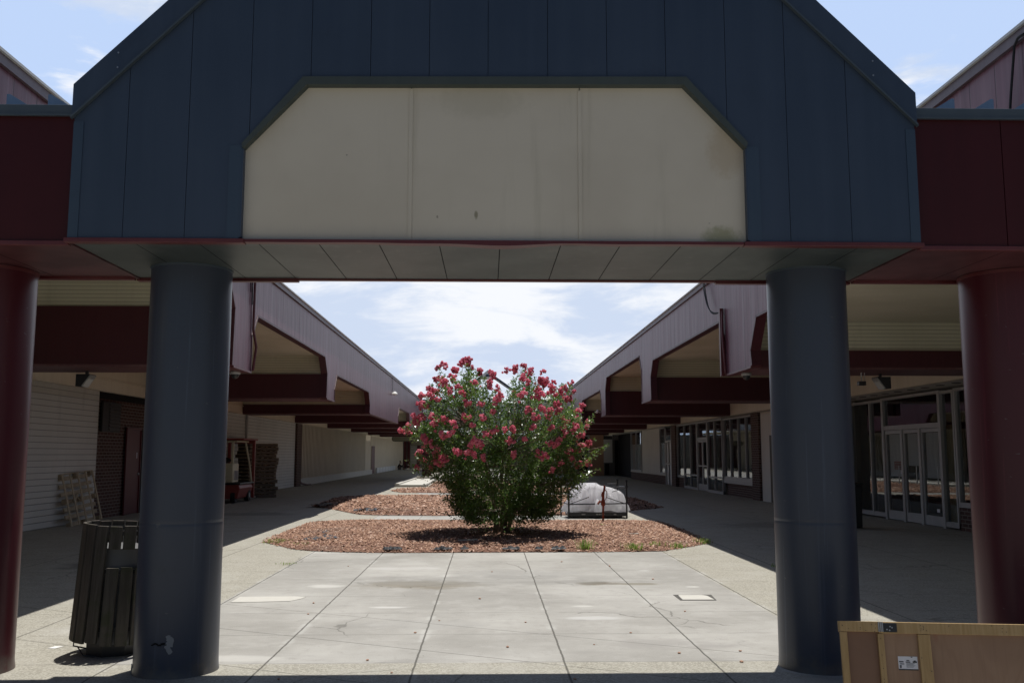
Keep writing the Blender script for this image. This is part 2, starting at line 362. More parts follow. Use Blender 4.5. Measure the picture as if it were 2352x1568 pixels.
def grs(q):
    r = q.n('ShaderNodeNewGeometry').outputs['Random Per Island']
    c = q.mix(r, (.10, .17, .03), (.28, .36, .10)); d = pb(q, c, .5)
    t = q.n('ShaderNodeBsdfTranslucent', Color=(.3, .42, .08)).outputs[0]
    return q.n('ShaderNodeMixShader', i0=.35, i1=d, i2=t).outputs[0]
GRASS = mat('weed blades', grs)
FABRIC = mat('black weed cloth', lambda q: pb(q, q.mix(q.noise(oc(q), 14), (.012, .013, .015), (.05, .054, .06)), .5, bump=q.noise(oc(q), 25), bs=.6, bd=.01))
def plas(q):
    p = tobj(q)
    h = q.m('ABSOLUTE', q.m('SUBTRACT', q.noise(q.scale(p, 6, 6, 2.6), 1.0, 6, .65, 1.2), .5))
    d = pb(q, (.88, .89, .92), .25, spec=.5, bump=h, bs=1.0, bd=.09)
    t = q.n('ShaderNodeBsdfTranslucent', Color=(.97, .98, 1.0)).outputs[0]
    tr = q.n('ShaderNodeBsdfTransparent', Color=(.95, .95, .97)).outputs[0]
    m1 = q.n('ShaderNodeMixShader', i0=.55, i1=d, i2=t).outputs[0]
    return q.n('ShaderNodeMixShader', i0=.07, i1=m1, i2=tr).outputs[0]
PLASTIC = mat('milky plastic sheet', plas)
def plain(name, c, rough=.5, metal=0., **k): return mat(name, lambda q: pb(q, q.mix(q.noise(oc(q), 9, 4), tuple(x*.82 for x in c), c), rough, metal, **k))
FLCREAM = plain('cream truck paint', (.72, .70, .50), .4)
FLRED = plain('faded red truck paint', (.30, .055, .045), .45)
BLUEF = plain('bright blue cloth', (.02, .05, .30), .7)
SKIN = plain('skin', (.32, .19, .13), .55)
CLOTH = plain('dark clothing', (.022, .022, .026), .85)
CLOTH2 = plain('grey trousers', (.09, .085, .08), .85)
HAIR = plain('dark hair', (.012, .010, .009), .6)
PATCH = plain('pale patching mortar', (.53, .515, .465), .85)
SCAR = plain('bare filler', (.34, .34, .33), .8)
LENS = plain('pale lamp lens', (.45, .45, .43), .25)
STEEL = plain('steel', (.45, .45, .46), .35, .8)
SIGNRED = plain('red notice', (.42, .03, .035), .5)
BROWN = plain('brown door', (.055, .045, .03), .6)
ORANGE = plain('orange poster', (.45, .16, .06), .5)
OLIVE = plain('olive board', (.16, .13, .035), .6)
DOORR = plain('dark red door paint', (.11, .016, .022), .45)
LABELW = plain('white label paper', (.68, .68, .72), .5)
INK = plain('black ink', (.02, .02, .025), .5)

# ---------------------------------------------------------------- mesh helpers
class MB:
    def __init__(s): s.v = []; s.f = []
    def add(s, vs, fs):
        o = len(s.v); s.v += [tuple(v) for v in vs]; s.f += [tuple(i+o for i in f) for f in fs]; return s
    def box(s, x0, x1, y0, y1, z0, z1):
        return s.add([(x0,y0,z0),(x1,y0,z0),(x1,y1,z0),(x0,y1,z0),(x0,y0,z1),(x1,y0,z1),(x1,y1,z1),(x0,y1,z1)],
                     [(0,3,2,1),(4,5,6,7),(0,1,5,4),(1,2,6,5),(2,3,7,6),(3,0,4,7)])
    def obox(s, c, sx, sy, sz, M):
        vs = [M @ Vector((a*sx/2, b_*sy/2, d*sz/2)) + Vector(c) for a, b_, d in [(-1,-1,-1),(1,-1,-1),(1,1,-1),(-1,1,-1),(-1,-1,1),(1,-1,1),(1,1,1),(-1,1,1)]]
        return s.add(vs, [(0,3,2,1),(4,5,6,7),(0,1,5,4),(1,2,6,5),(2,3,7,6),(3,0,4,7)])
    def prism(s, pts, axis, a0, a1):
        """closed outline pts (2D) extruded along axis from a0 to a1"""
        def P3(p, a):
            return {'x': (a, p[0], p[1]), 'y': (p[0], a, p[1]), 'z': (p[0], p[1], a)}[axis]
        n = len(pts); vs = [P3(p, a0) for p in pts] + [P3(p, a1) for p in pts]
        return s.add(vs, [tuple(range(n)), tuple(range(2*n-1, n-1, -1))] + [(i, i+n, (i+1) % n+n, (i+1) % n) for i in range(n)])
    def tube(s, pts, r, n=10, caps=True):
        pts = [Vector(p) for p in pts]; rs = r if isinstance(r, (list, tuple)) else [r]*len(pts)
        o = len(s.v); up = None
        for i, p in enumerate(pts):
            d = (pts[min(i+1, len(pts)-1)] - pts[max(i-1, 0)]).normalized()
            if up is None: up = Vector((0, 0, 1)) if abs(d.z) < .9 else Vector((1, 0, 0))
            a = d.cross(up).normalized(); bb = d.cross(a).normalized(); up = -bb if bb.length else up
            up = a.cross(d).normalized()
            for k in range(n):
                t = 2*math.pi*k/n; s.v.append(tuple(p + (a*math.cos(t)+up*math.sin(t))*rs[i]))
        for i in range(len(pts)-1):
            for k in range(n): s.f.append((o+i*n+k, o+i*n+(k+1) % n, o+(i+1)*n+(k+1) % n, o+(i+1)*n+k))
        if caps: s.f.append(tuple(o+k for k in range(n))[::-1]); s.f.append(tuple(o+(len(pts)-1)*n+k for k in range(n)))
        return s
    def lathe(s, prof, c=(0,0,0), n=32, M=None):
        o = len(s.v)
        for r, z in prof:
            for k in range(n):
                t = 2*math.pi*k/n; v = Vector((r*math.cos(t), r*math.sin(t), z))
                if M: v = M @ v
                s.v.append(tuple(v+Vector(c)))
        for i in range(len(prof)-1):
            for k in range(n): s.f.append((o+i*n+k, o+i*n+(k+1) % n, o+(i+1)*n+(k+1) % n, o+(i+1)*n+k))
        s.f.append(tuple(o+k for k in range(n))[::-1]); s.f.append(tuple(o+(len(prof)-1)*n+k for k in range(n)))
        return s
    def build(s, name, material, parent=None, smooth=False, bevel=0, loc=None, label=None):
        me = bpy.data.meshes.new(name); me.from_pydata(s.v, [], s.f)
        bm = bmesh.new(); bm.from_mesh(me); bmesh.ops.recalc_face_normals(bm, faces=bm.faces); bm.to_mesh(me); bm.free()
        me.materials.append(material)
        o = bpy.data.objects.new(name, me); COL.objects.link(o)
        if smooth: me.shade_smooth(); me.set_sharp_from_angle(angle=R(40))
        if bevel:
            md = o.modifiers.new('bevel', 'BEVEL'); md.width = bevel; md.segments = 2; md.limit_method = 'ANGLE'; md.angle_limit = R(40)
        if parent is not None:
            o.parent = parent
            root = parent
            T = Vector((0, 0, 0))
            while root is not None: T += root.location if root.type == 'EMPTY' else Vector(root.get('_l', (0,0,0))); root = root.parent
            if loc is None: o.location = -T          # meshes of parts are written in place coordinates
            else: o.location = loc
            o['_l'] = tuple(o.location)
        elif loc is not None: o.location = loc
        if label: o['label'] = label
        return o
def fastmesh(name, verts, faces_flat, nper, material, parent=None):
    me = bpy.data.meshes.new(name); nf = len(faces_flat)//nper
    me.vertices.add(len(verts)); me.vertices.foreach_set('co', np.asarray(verts, dtype=np.float32).ravel())
    me.loops.add(len(faces_flat)); me.loops.foreach_set('vertex_index', np.asarray(faces_flat, dtype=np.int32))
    me.polygons.add(nf); me.polygons.foreach_set('loop_start', np.arange(0, nf*nper, nper, dtype=np.int32))
    me.update(calc_edges=True); me.validate(); me.materials.append(material)
    o = bpy.data.objects.new(name, me); COL.objects.link(o)
    if parent: o.parent = parent; o.location = -parent.location
    return o
def tag(o, label=None, cat=None, group=None, kind=None):
    if label: o['label'] = label
    if cat: o['category'] = cat
    if group: o['group'] = group
    if kind: o['kind'] = kind
    return o
def thing(name, label, cat, loc=(0,0,0), rz=0, group=None):
    o = bpy.data.objects.new(name, None); o.empty_display_size = .1; COL.objects.link(o); o.location = loc; o.rotation_euler = (0, 0, rz)
    return tag(o, label, cat, group)
def copy_thing(src, loc, rot, label):
    r = src.copy(); COL.objects.link(r); r.location = loc; r.rotation_euler = rot; r['label'] = label
    for ch in src.children:
        c = ch.copy(); COL.objects.link(c); c.parent = r
        for g in ch.children: e = g.copy(); COL.objects.link(e); e.parent = c
    return r
LOC = (0, 0, 0)
def chamfered(pts, *a): return pts

# ---------------------------------------------------------------- ground
g = MB(); g.add([(-400,-400,-.03),(400,-400,-.03),(400,500,-.03),(-400,500,-.03)], [(0,1,2,3)]); tag(g.build('ground', LOT), kind='structure')
g = MB(); g.add([(-12,-6,0),(12,-6,0),(12,125,0),(-12,125,0),(-12,-6,-.05),(12,-6,-.05),(12,125,-.05),(-12,125,-.05)], [(0,1,2,3),(4,5,1,0),(5,6,2,1),(6,7,3,2),(7,4,0,3)])
tag(g.build('paving', PAVING), kind='structure')

# mulch beds
beds = [
 ('wide near bed of red bark chips under the flowering tree', [(-3.88,16.4),(-3.45,15.72),(-3.05,15.1),(-2.70,14.83),(-2.2,14.66),(-1.61,14.56),(1.55,14.60),(2.3,14.62),(2.73,14.69),(3.22,15.27),(3.78,16.0),(3.86,17.5),(3.90,20.35),(3.79,20.84),(3.5,21.15),(3.13,21.3),(-.65,21.35),(-2.9,21.6),(-3.91,21.04),(-3.92,18.5)], 24000),
 ('second bed of red bark chips, its left tip reaching into the shade', [(-5.09,27.34),(-4.24,25.98),(-3.7,24.7),(-3.18,23.64),(-2.72,23.42),(-1.17,23.2),(2.9,23.3),(3.83,25.03),(4.95,26.53),(5.03,32.09),(4.85,32.49),(4.2,33.8),(-1.84,33.93),(-4.03,33.99),(-5.19,33.16)], 9000),
 ('narrow bed of red bark chips beyond the second bed', [(-3.98,39.25),(-3.75,38.1),(-3.37,37.02),(-1.6,36.67),(2.6,36.7),(3.6,37.6),(3.9,39.5),(3.7,41.2),(-1.96,41.42),(-3.80,41.21)], 3500),
 ('small far bed of red bark chips beside the pale slab', [(-2.71,43.5),(-2.2,43.2),(2.2,43.2),(2.8,46),(2.9,52.1),(-2.83,52.15)], 2500)]
def inpoly(px, py, poly):
    ins = np.zeros(len(px), bool); n = len(poly); j = n-1
    for i in range(n):
        xi, yi = poly[i]; xj, yj = poly[j]
        c = ((yi > py) != (yj > py)) & (px < (xj-xi)*(py-yi)/(yj-yi+1e-12)+xi); ins ^= c; j = i
    return ins
def edge_dist(px, py, poly):
    d = np.full(len(px), 1e9); n = len(poly)
    for i in range(n):
        ax, ay = poly[i]; bx, by = poly[(i+1) % n]; L = (bx-ax)**2+(by-ay)**2
        t = np.clip(((px-ax)*(bx-ax)+(py-ay)*(by-ay))/L, 0, 1); d = np.minimum(d, np.hypot(px-ax-t*(bx-ax), py-ay-t*(by-ay)))
    return d
def hgt(x, y, poly): return .012 + .05*np.clip(edge_dist(x, y, poly)/.8, 0, 1) + .012*np.sin(x*3.1+y*1.3)*np.cos(y*2.3-x)*np.clip(edge_dist(x, y, poly)/.8, 0, 1)
for bi, (lab, poly, nch) in enumerate(beds):
    p = np.array(poly); x0, y0 = p.min(0); x1, y1 = p.max(0)
    root = thing('mulch_bed', lab, 'mulch bed', ((x0+x1)/2, (y0+y1)/2, 0)); root['kind'] = 'stuff'; root['group'] = 'beds of bark mulch'
    bm = bmesh.new(); vs = [bm.verts.new((a, c, .010)) for a, c in poly]; bm.faces.new(vs)
    bmesh.ops.triangulate(bm, faces=bm.faces)
    for _ in range(4): bmesh.ops.subdivide_edges(bm, edges=[e for e in bm.edges if e.calc_length() > .3], cuts=1, use_grid_fill=False); bmesh.ops.triangulate(bm, faces=bm.faces)
    co = np.array([v.co[:] for v in bm.verts]); h = hgt(co[:,0], co[:,1], poly)
    for v, z in zip(bm.verts, h): v.co.z = float(z)-.004
    me = bpy.data.meshes.new('mulch_base'); bm.to_mesh(me); bm.free(); me.materials.append(MULCHB); me.shade_smooth()
    o = bpy.data.objects.new('mulch_base', me); COL.objects.link(o); o.parent = root; o.location = -root.location; o['kind'] = 'stuff'
    cx, cy = rng.uniform(x0-.04, x1+.04, nch*2), rng.uniform(y0-.03, y1+.03, nch*2)
    keep = inpoly(cx, cy, poly); stray = (edge_dist(cx, cy, poly) < .07) & (rng.random(len(cx)) < .35); keep |= stray
    cx, cy = cx[keep][:nch], cy[keep][:nch]; n = len(cx)
    cz = np.where(inpoly(cx, cy, poly), hgt(cx, cy, poly), .006) + rng.uniform(0, .012, n)
    sz = (.0165 if bi == 0 else .034)*rng.uniform(.6, 1.7, n); th = rng.uniform(0, 6.28, n); tl = rng.normal(0, .35, (n, 2))
    base = np.array([(-1,-.45,0),(1,-.35,0),(.8,.4,0),(-.7,.5,0),(-.8,-.3,.35),(.8,-.25,.30),(.6,.3,.38),(-.6,.35,.3)])
    v = base[None]*sz[:,None,None]
    c_, s_ = np.cos(th)[:,None], np.sin(th)[:,None]
    X = v[:,:,0]*c_-v[:,:,1]*s_; Y = v[:,:,0]*s_+v[:,:,1]*c_; Zz = v[:,:,2]+X*tl[:,0:1]+Y*tl[:,1:2]
    V = np.stack([X+cx[:,None], Y+cy[:,None], Zz+cz[:,None]], -1).reshape(-1, 3)
    fq = np.array([(4,5,6,7),(0,1,5,4),(1,2,6,5),(2,3,7,6),(3,0,4,7)]); FF = (fq[None]+8*np.arange(n)[:,None,None]).ravel()
    o = fastmesh('bark_chips', V, FF, 4, CHIP, root); o['kind'] = 'stuff'

# pale raised slab at the far end of the beds
sl = thing('raised_slab', 'pale sunlit concrete slab with a low rim beyond the mulch beds', 'slab', (-3.4, 49, 0))
m = MB(); m.prism([(-4.1,43.6),(-2.85,43.6),(-3.0,54.6),(-4.1,54.6)], 'z', .001, .10); m.build('slab_top', PATCH, sl)
m = MB(); m.box(-4.12, -2.9, 54.6, 54.9, 0, .24); m.box(-4.3, -4.1, 43.6, 54.9, 0, .16); m.build('rim', PATCH, sl)

# patches in the paving
m = MB(); m.prism([(-2.62,10.16),(-2.05,10.18),(-1.92,10.13),(-1.95,10.0),(-2.03,9.86),(-2.36,9.81),(-2.62,9.80)], 'z', -.01, .004)
tag(m.build('paving_patch', PATCH), 'pale mortar patch in the paving between the blue columns, left side', 'patch')
hh = thing('utility_cover', 'small pale rectangular utility cover with dark corners in the sunlit paving', 'utility cover', (2.2, 10, 0))
m = MB(); m.prism([(2.00,10.19),(2.41,10.18),(2.375,9.80),(2.0,9.81)], 'z', -.01, .0035); m.build('frame', plain('dark cover frame', (.075,.07,.06), .8), hh)
m = MB(); m.prism([(2.05,10.15),(2.30,10.15),(2.345,10.09),(2.36,9.825),(2.03,9.83),(2.04,10.08)], 'z', -.005, .0065); m.build('lid', PATCH, hh)

# ---------------------------------------------------------------- entrance arch (blue gable, beige board, two blue columns)
Y0, Y1 = 5.87, 7.15
arch = thing('entrance_arch', 'blue metal gabled arch with a blank beige sign board on two blue columns', 'arch', (0, 6.5, 0))
ZB = 2.872
GL, GR = -2.685, 2.825
def gtop(x): return 3.69 + min(x-GL, GR-x)*1.0    # lower edge of the coping
joint = [GL, -2.342, -1.949, -1.556, -1.168, -.779, -.393, -.005, .39, .783, 1.175, 1.575, 1.972, 2.376, GR]
zopen = lambda x: (3.50 + (min(x+1.60, 1.70-x)) * 1.1) if -1.60 < x < 1.70 else ZB
m = MB()
HOLE = [(-1.60,ZB),(-1.60,3.485),(-1.205,3.93),(1.300,3.955),(1.700,3.515),(1.700,ZB)]
def holez(x):
    if x <= -1.60 or x >= 1.70: return ZB
    if x < -1.205: return 3.485+(x+1.60)/.395*.445
    if x < 1.30: return 3.93+(x+1.205)/2.505*.025
    return 3.955-(x-1.30)/.40*.44
gp = .0018
for i in range(len(joint)-1):
    a, c = joint[i]+(gp if i else 0), joint[i+1]-(gp if i < len(joint)-2 else 0)
    xs = sorted({a, c, *[q for q in (-1.6, -1.205, 1.3, 1.7, .07) if a < q < c]})
    for k in range(len(xs)-1):
        u, w = xs[k], xs[k+1]; e = 1e-5
        zl0, zl1 = holez(u+e), holez(w-e)
        if k and False: pass
        m.prism([(u, zl0), (w, zl1), (w, gtop(w)), (u, gtop(u))], 'y', Y0, Y0+.03)
m.build('gable_panel', BLUE, arch)
m = MB()   # backing behind the joints and the rear cladding
core = [(GL+.01,ZB+.01),(GL+.01,3.69),(.07,3.69+(.07-GL)),(GR-.01,3.69),(GR-.01,ZB+.01)]
m.prism(core, 'y', Y0+.14, Y1-.03); m.build('core', DARK, arch)
for (u0, u1) in ((GL+.006, -1.61), (1.71, GR-.006)):
    m = MB(); m.box(u0, u1, Y0+.034, Y0+.06, ZB, 3.6); m.build('backing', DARK, arch)
m = MB(); m.prism([(GL+.006,3.55),(GL+.006,3.68),(.07,6.4),(GR-.006,3.68),(GR-.006,3.55),(1.705,3.55),(1.3,3.99),(-1.205,3.97),(-1.605,3.55)], 'y', Y0+.034, Y0+.06); m.build('backing', BLUE, arch)
m = MB(); m.prism([(GL,ZB),(GL,3.69),(.07,3.69+.07-GL),(GR,3.69),(GR,ZB)], 'y', Y1-.03, Y1); m.build('rear_panel', BLUE, arch)
for x0, x1 in ((GL-.004, GL+.03), (GR-.03, GR+.004)): MB().box(x0, x1, Y0+.03, Y1-.03, ZB, 3.7).build('side_panel', BLUE, arch)
# coping
for s_, xe in ((1, GL), (-1, GR)):
    m = MB(); apex = (.07, 3.69+.07-GL)
    ow = .012; xo = xe - s_*ow
    m.prism([(xo, 3.665), (xo, 3.885), (.07, 3.885+abs(.07-xo)), (.07, 3.665+abs(.07-xo))], 'y', Y0-.022, Y1+.02)
    m.build('coping', BLUE, arch, bevel=.004)
    m = MB(); m.prism([(xo-s_*.002, 3.652), (xo-s_*.002, 3.668), (.07, 3.668+abs(.07-xo)), (.07, 3.652+abs(.07-xo))], 'y', Y0-.034, Y0-.004); m.build('drip_edge', CAPM, arch)
    for t in (.28, .95, 1.42, 2.1):
        for dz in (.03, .13):
            m = MB(); m.lathe([(.006,0),(.006,.006)], n=8, M=Matrix.Rotation(R(90), 3, 'X'), c=(xo+s_*t, Y0-.02, 3.69+t+dz)); m.build('rivet', STEEL, arch)
# corner flashing strips beside gable and opening
for x0, x1, z1 in ((GL-.002, GL+.062, 3.64), (GR-.062, GR+.002, 3.64), (-1.68, -1.60, 3.49), (1.70, 1.78, 3.51)):
    MB().box(x0, x1, Y0-.005, Y0+.001, ZB, z1).build('corner_flashing', painted('edge flashing', (.034, .056, .090), (.042, .066, .102), .4), arch)
# reveal around the opening (frame proud of the board)
def band(pts, w, inward, y0, y1):
    mb = MB()
    for i in range(len(pts)-1):
        a, c = Vector((*pts[i], 0)), Vector((*pts[i+1], 0)); inward_a, inward_c = Vector((*inward[i], 0)), Vector((*inward[i+1], 0))
        mb.prism([(a.x, a.y), (c.x, c.y), (inward_c.x, inward_c.y), (inward_a.x, inward_a.y)], 'y', y0, y1)
    return mb
outer = [(-1.60,3.50),(-1.215,3.955),(1.307,3.98),(1.705,3.535)]
inner = [(-1.592,3.465),(-1.19,3.900),(1.288,3.925),(1.693,3.495)]
band(outer, 0, inner, Y0-.018, Y0+.10).build('reveal_frame', REVEAL, arch)
for x0, x1, z1 in ((-1.60, -1.588, 3.47), (1.689, 1.70, 3.5)): MB().box(x0, x1, Y0-.004, Y0+.10, ZB+.01, z1).build('reveal_frame', BLUE, arch)
# beige board in three sheets
for x0, x1 in ((-1.588, -.515), (-.508, .600), (.606, 1.689)):
    zt = lambda x: 3.465+(x+1.592)/.402*.435 if x < -1.19 else (3.900+(x+1.19)/2.478*.025 if x < 1.288 else 3.925-(x-1.288)/.405*.43)
    xs = sorted({x0, x1, *[q for q in (-1.19, 1.288) if x0 < q < x1]})
    m = MB(); m.prism([(x0, ZB-.002), (x1, ZB-.002)] + [(x, zt(x)+.004) for x in reversed(xs)], 'y', Y0+.045, Y0+.075); m.build('sign_board', SIGNP, arch)
for x in (-.5115, .603): MB().box(x-.012, x+.012, Y0+.0385, Y0+.046, ZB, 3.90).build('batten', SIGNP, arch)
# red trim along the bottom, with a dented drip edge
for x0, x1 in ((GL-.02, -1.565), (1.665, GR+.02)): MB().box(x0, x1, Y0-.016, Y0+.05, ZB-.030, ZB-.001).build('bottom_trim', TRIM, arch, bevel=.003)
m = MB(); n = 60; xs = np.linspace(-1.563, 1.663, n)
for k in range(n-1):
    def dz(x): return .022*math.exp(-((x-.0)/.30)**2) + .006*math.sin(x*9)*math.exp(-(x/.9)**2)
    a, c = xs[k], xs[k+1]
    m.add([(a,Y0-.004,ZB-.002),(c,Y0-.004,ZB-.002),(c,Y0-.004,ZB-.022-dz(c)*.6),(a,Y0-.004,ZB-.022-dz(a)*.6),(a,Y0+.05,ZB-.024-dz(a)),(c,Y0+.05,ZB-.024-dz(c))], [(0,1,2,3),(3,2,5,4)])
m.build('bottom_trim', TRIM, arch)
# soffit sheets (grey green) between the trims
sj = [GL, -2.28, -1.87, -1.485, -1.097, -.707, -.318, .076, .472, .86, 1.26, 1.65, 2.05, 2.44, GR]
m = MB()
for i in range(len(sj)-1):
    a, c = sj[i]+.003, sj[i+1]-.003; sag = .006*random.uniform(-.5, 1)
    nx, ny = 3, 4
    for ix in range(nx):
        for iy in range(ny):
            def q_(u, w): return (a+(c-a)*u, Y0+.05+(Y1-Y0-.09)*w, ZB-.022-sag*math.sin(math.pi*u)*math.sin(math.pi*w))
            m.add([q_(ix/nx, iy/ny), q_((ix+1)/nx, iy/ny), q_((ix+1)/nx, (iy+1)/ny), q_(ix/nx, (iy+1)/ny)], [(0,3,2,1)])
m.build('soffit', SOFF, arch)
m = MB(); m.box(GL+.01, GR-.01, Y0+.055, Y1-.05, ZB-.012, ZB+.005); m.build('soffit_backing', DARK, arch)
m = MB(); m.box(GL-.02, -1.47, Y1-.045, Y1+.012, ZB-.046, ZB-.002); m.box(1.78, GR+.02, Y1-.045, Y1+.012, ZB-.046, ZB-.002); m.box(-1.47, 1.78, Y1-.04, Y1+.010, ZB-.034, ZB-.002)
m.build('rear_trim', TRIM, arch)
for x0, x1 in ((GL-.024, GL+.006), (GR-.006, GR+.024)): MB().box(x0, x1, Y0+.052, Y1-.05, ZB-.034, ZB+.004).build('soffit_edge', RSOFF, arch)
# the two blue columns
for X in (-2.184, 2.383):
    n = 64; m = MB()
    prof = [(.292,.0),(.288,.02),(.286,.06),(.285,.10),(.285,1.00),(.285,1.019),(.2835,1.024),(.285,1.029),(.285,1.05),(.285,2.80),(.285,ZB-.025)]
    m.lathe(prof, (X, 6.80, 0), n); col_ = m.build('column', BLUEC, arch, smooth=True)
    m = MB(); m.lathe([(.292, ZB-.036), (.292, ZB-.022)], (X, 6.80, 0), 48); m.build('column_collar', CAPM, col_, smooth=True)
    if X < 0:
        # the scraped scar low on the column: a thin flake of filler curved to it
        m = MB()
        for k in range(16):
            u, v = random.gauss(0, .5), random.gauss(0, 1)
            th = R(-80)+u*.055; z = .235+v*.028; w, hh_ = random.uniform(.008, .022), random.uniform(.012, .03)
            pts = []
            for ang in range(7):
                t = ang/7*6.283; tt = th+math.cos(t)*w/.285*random.uniform(.6, 1.2); zz = z+math.sin(t)*hh_*random.uniform(.6, 1.2)
                pts.append((X+math.cos(tt)*(.2875+.0002*k), 6.80+math.sin(tt)*(.2875+.0002*k), zz))
            m.add(pts, [tuple(range(7))])
        m.build('scrape_mark', SCAR, col_)
        m = MB(); pts = []
        for k in range(9):
            tt = R(-87-2.3*k); z = .228+.006*math.sin(k*1.3); m.obox((X+math.cos(tt)*.2870, 6.80+math.sin(tt)*.2870, z), .016, .004, .014-.0008*k, Matrix.Rotation(tt+R(90), 3, 'Z'))
        m.build('scrape_mark', DARK, col_)
        m = MB()
        for k in range(10):
            tt = R(-168+random.uniform(-22, 14)); z = random.uniform(.0, .055); m.obox((X+math.cos(tt)*.2905, 6.80+math.sin(tt)*.2905, z+.01), random.uniform(.02, .05), .004, random.uniform(.015, .04), Matrix.Rotation(tt+R(90), 3, 'Z'))
        m.build('chipped_foot', SCAR, col_)

# red side canopies: beam, soffit, cap, ribs, column
for side in (-1, 1):
    xin = GL-.012 if side < 0 else GR+.012
    xo = side*9.4; yf = Y0+.055; xa, xb = min(xin, xo), max(xin, xo)
    zt = 3.70 if side < 0 else 3.735
    t = thing('side_canopy', 'dark red canopy beam on a round red column, %s of the blue arch' % ('left' if side < 0 else 'right'), 'canopy', (side*6, 6.5, 0), group='red canopies flanking the arch')
    m = MB(); x = xin
    step = .60; k = 0
    while abs(x) < abs(xo):
        x2 = x+side*step; a, c = min(x, x2)+.003, max(x, x2)-.003
        m.box(a, c, yf, yf+.03, 2.865, zt); x = x2
    m.build('beam_panel', REDD, t)
    m = MB(); m.box(xa, xb, yf+.034, Y1-.12, 2.872, zt-.01); m.build('core', DARK, t)
    m = MB(); m.box(xa, xb, Y1-.12, Y1-.08, 2.87, zt-.01); m.build('rear_panel', REDD, t)
    m = MB(); m.box(xa, xb, yf-.025, Y1-.05, zt-.002, zt+.065); m.build('cap', CAPM, t, bevel=.004)
    m = MB(); m.box(xa, xb, yf-.034, yf-.012, zt-.012, zt+.002); m.build('drip_edge', CAPM, t)
    m = MB(); m.box(xa, xb, yf-.018, yf+.03, 2.832, 2.862); m.build('bottom_trim', TRIM, t, bevel=.003)
    m = MB()
    x = xin
    while abs(x) < abs(xo):
        x2 = x+side*.6; a, c = min(x, x2)+.003, max(x, x2)-.003
        m.add([(a,yf+.02,2.838),(c,yf+.02,2.838),(c,Y1-.12,2.842),(a,Y1-.12,2.842)], [(0,3,2,1)]); x = x2
    m.build('soffit', RSOFF, t)
    m = MB(); m.box(xa, xb, Y1-.13, Y1-.075, 2.82, 2.868); m.build('rear_trim', TRIM, t)
    XC = -3.66 if side < 0 else 3.90
    m = MB(); m.lathe([(.328,0),(.323,.03),(.320,.06),(.320,.2),(.320,2.6),(.320,2.84)], (XC, 6.80, 0), 64); cc = m.build('column', REDC, t, smooth=True)
    m = MB(); m.lathe([(.327,2.812),(.327,2.834)], (XC, 6.80, 0), 48); m.build('column_collar', TRIM, cc, smooth=True)
    for k in range(12):
        xx = at(110 if side < 0 else 2192, 235, y=6.3).x+side*.285*k
        m = MB(); m.prism([(xx, zt+.0), (xx, zt+.29), (xx-side*.02, zt+.292), (xx-side*.17, zt+.20), (xx-side*.17, zt)], 'y', Y0+.43, Y0+1.1); m.build('roof_rib', BLUEL, t)

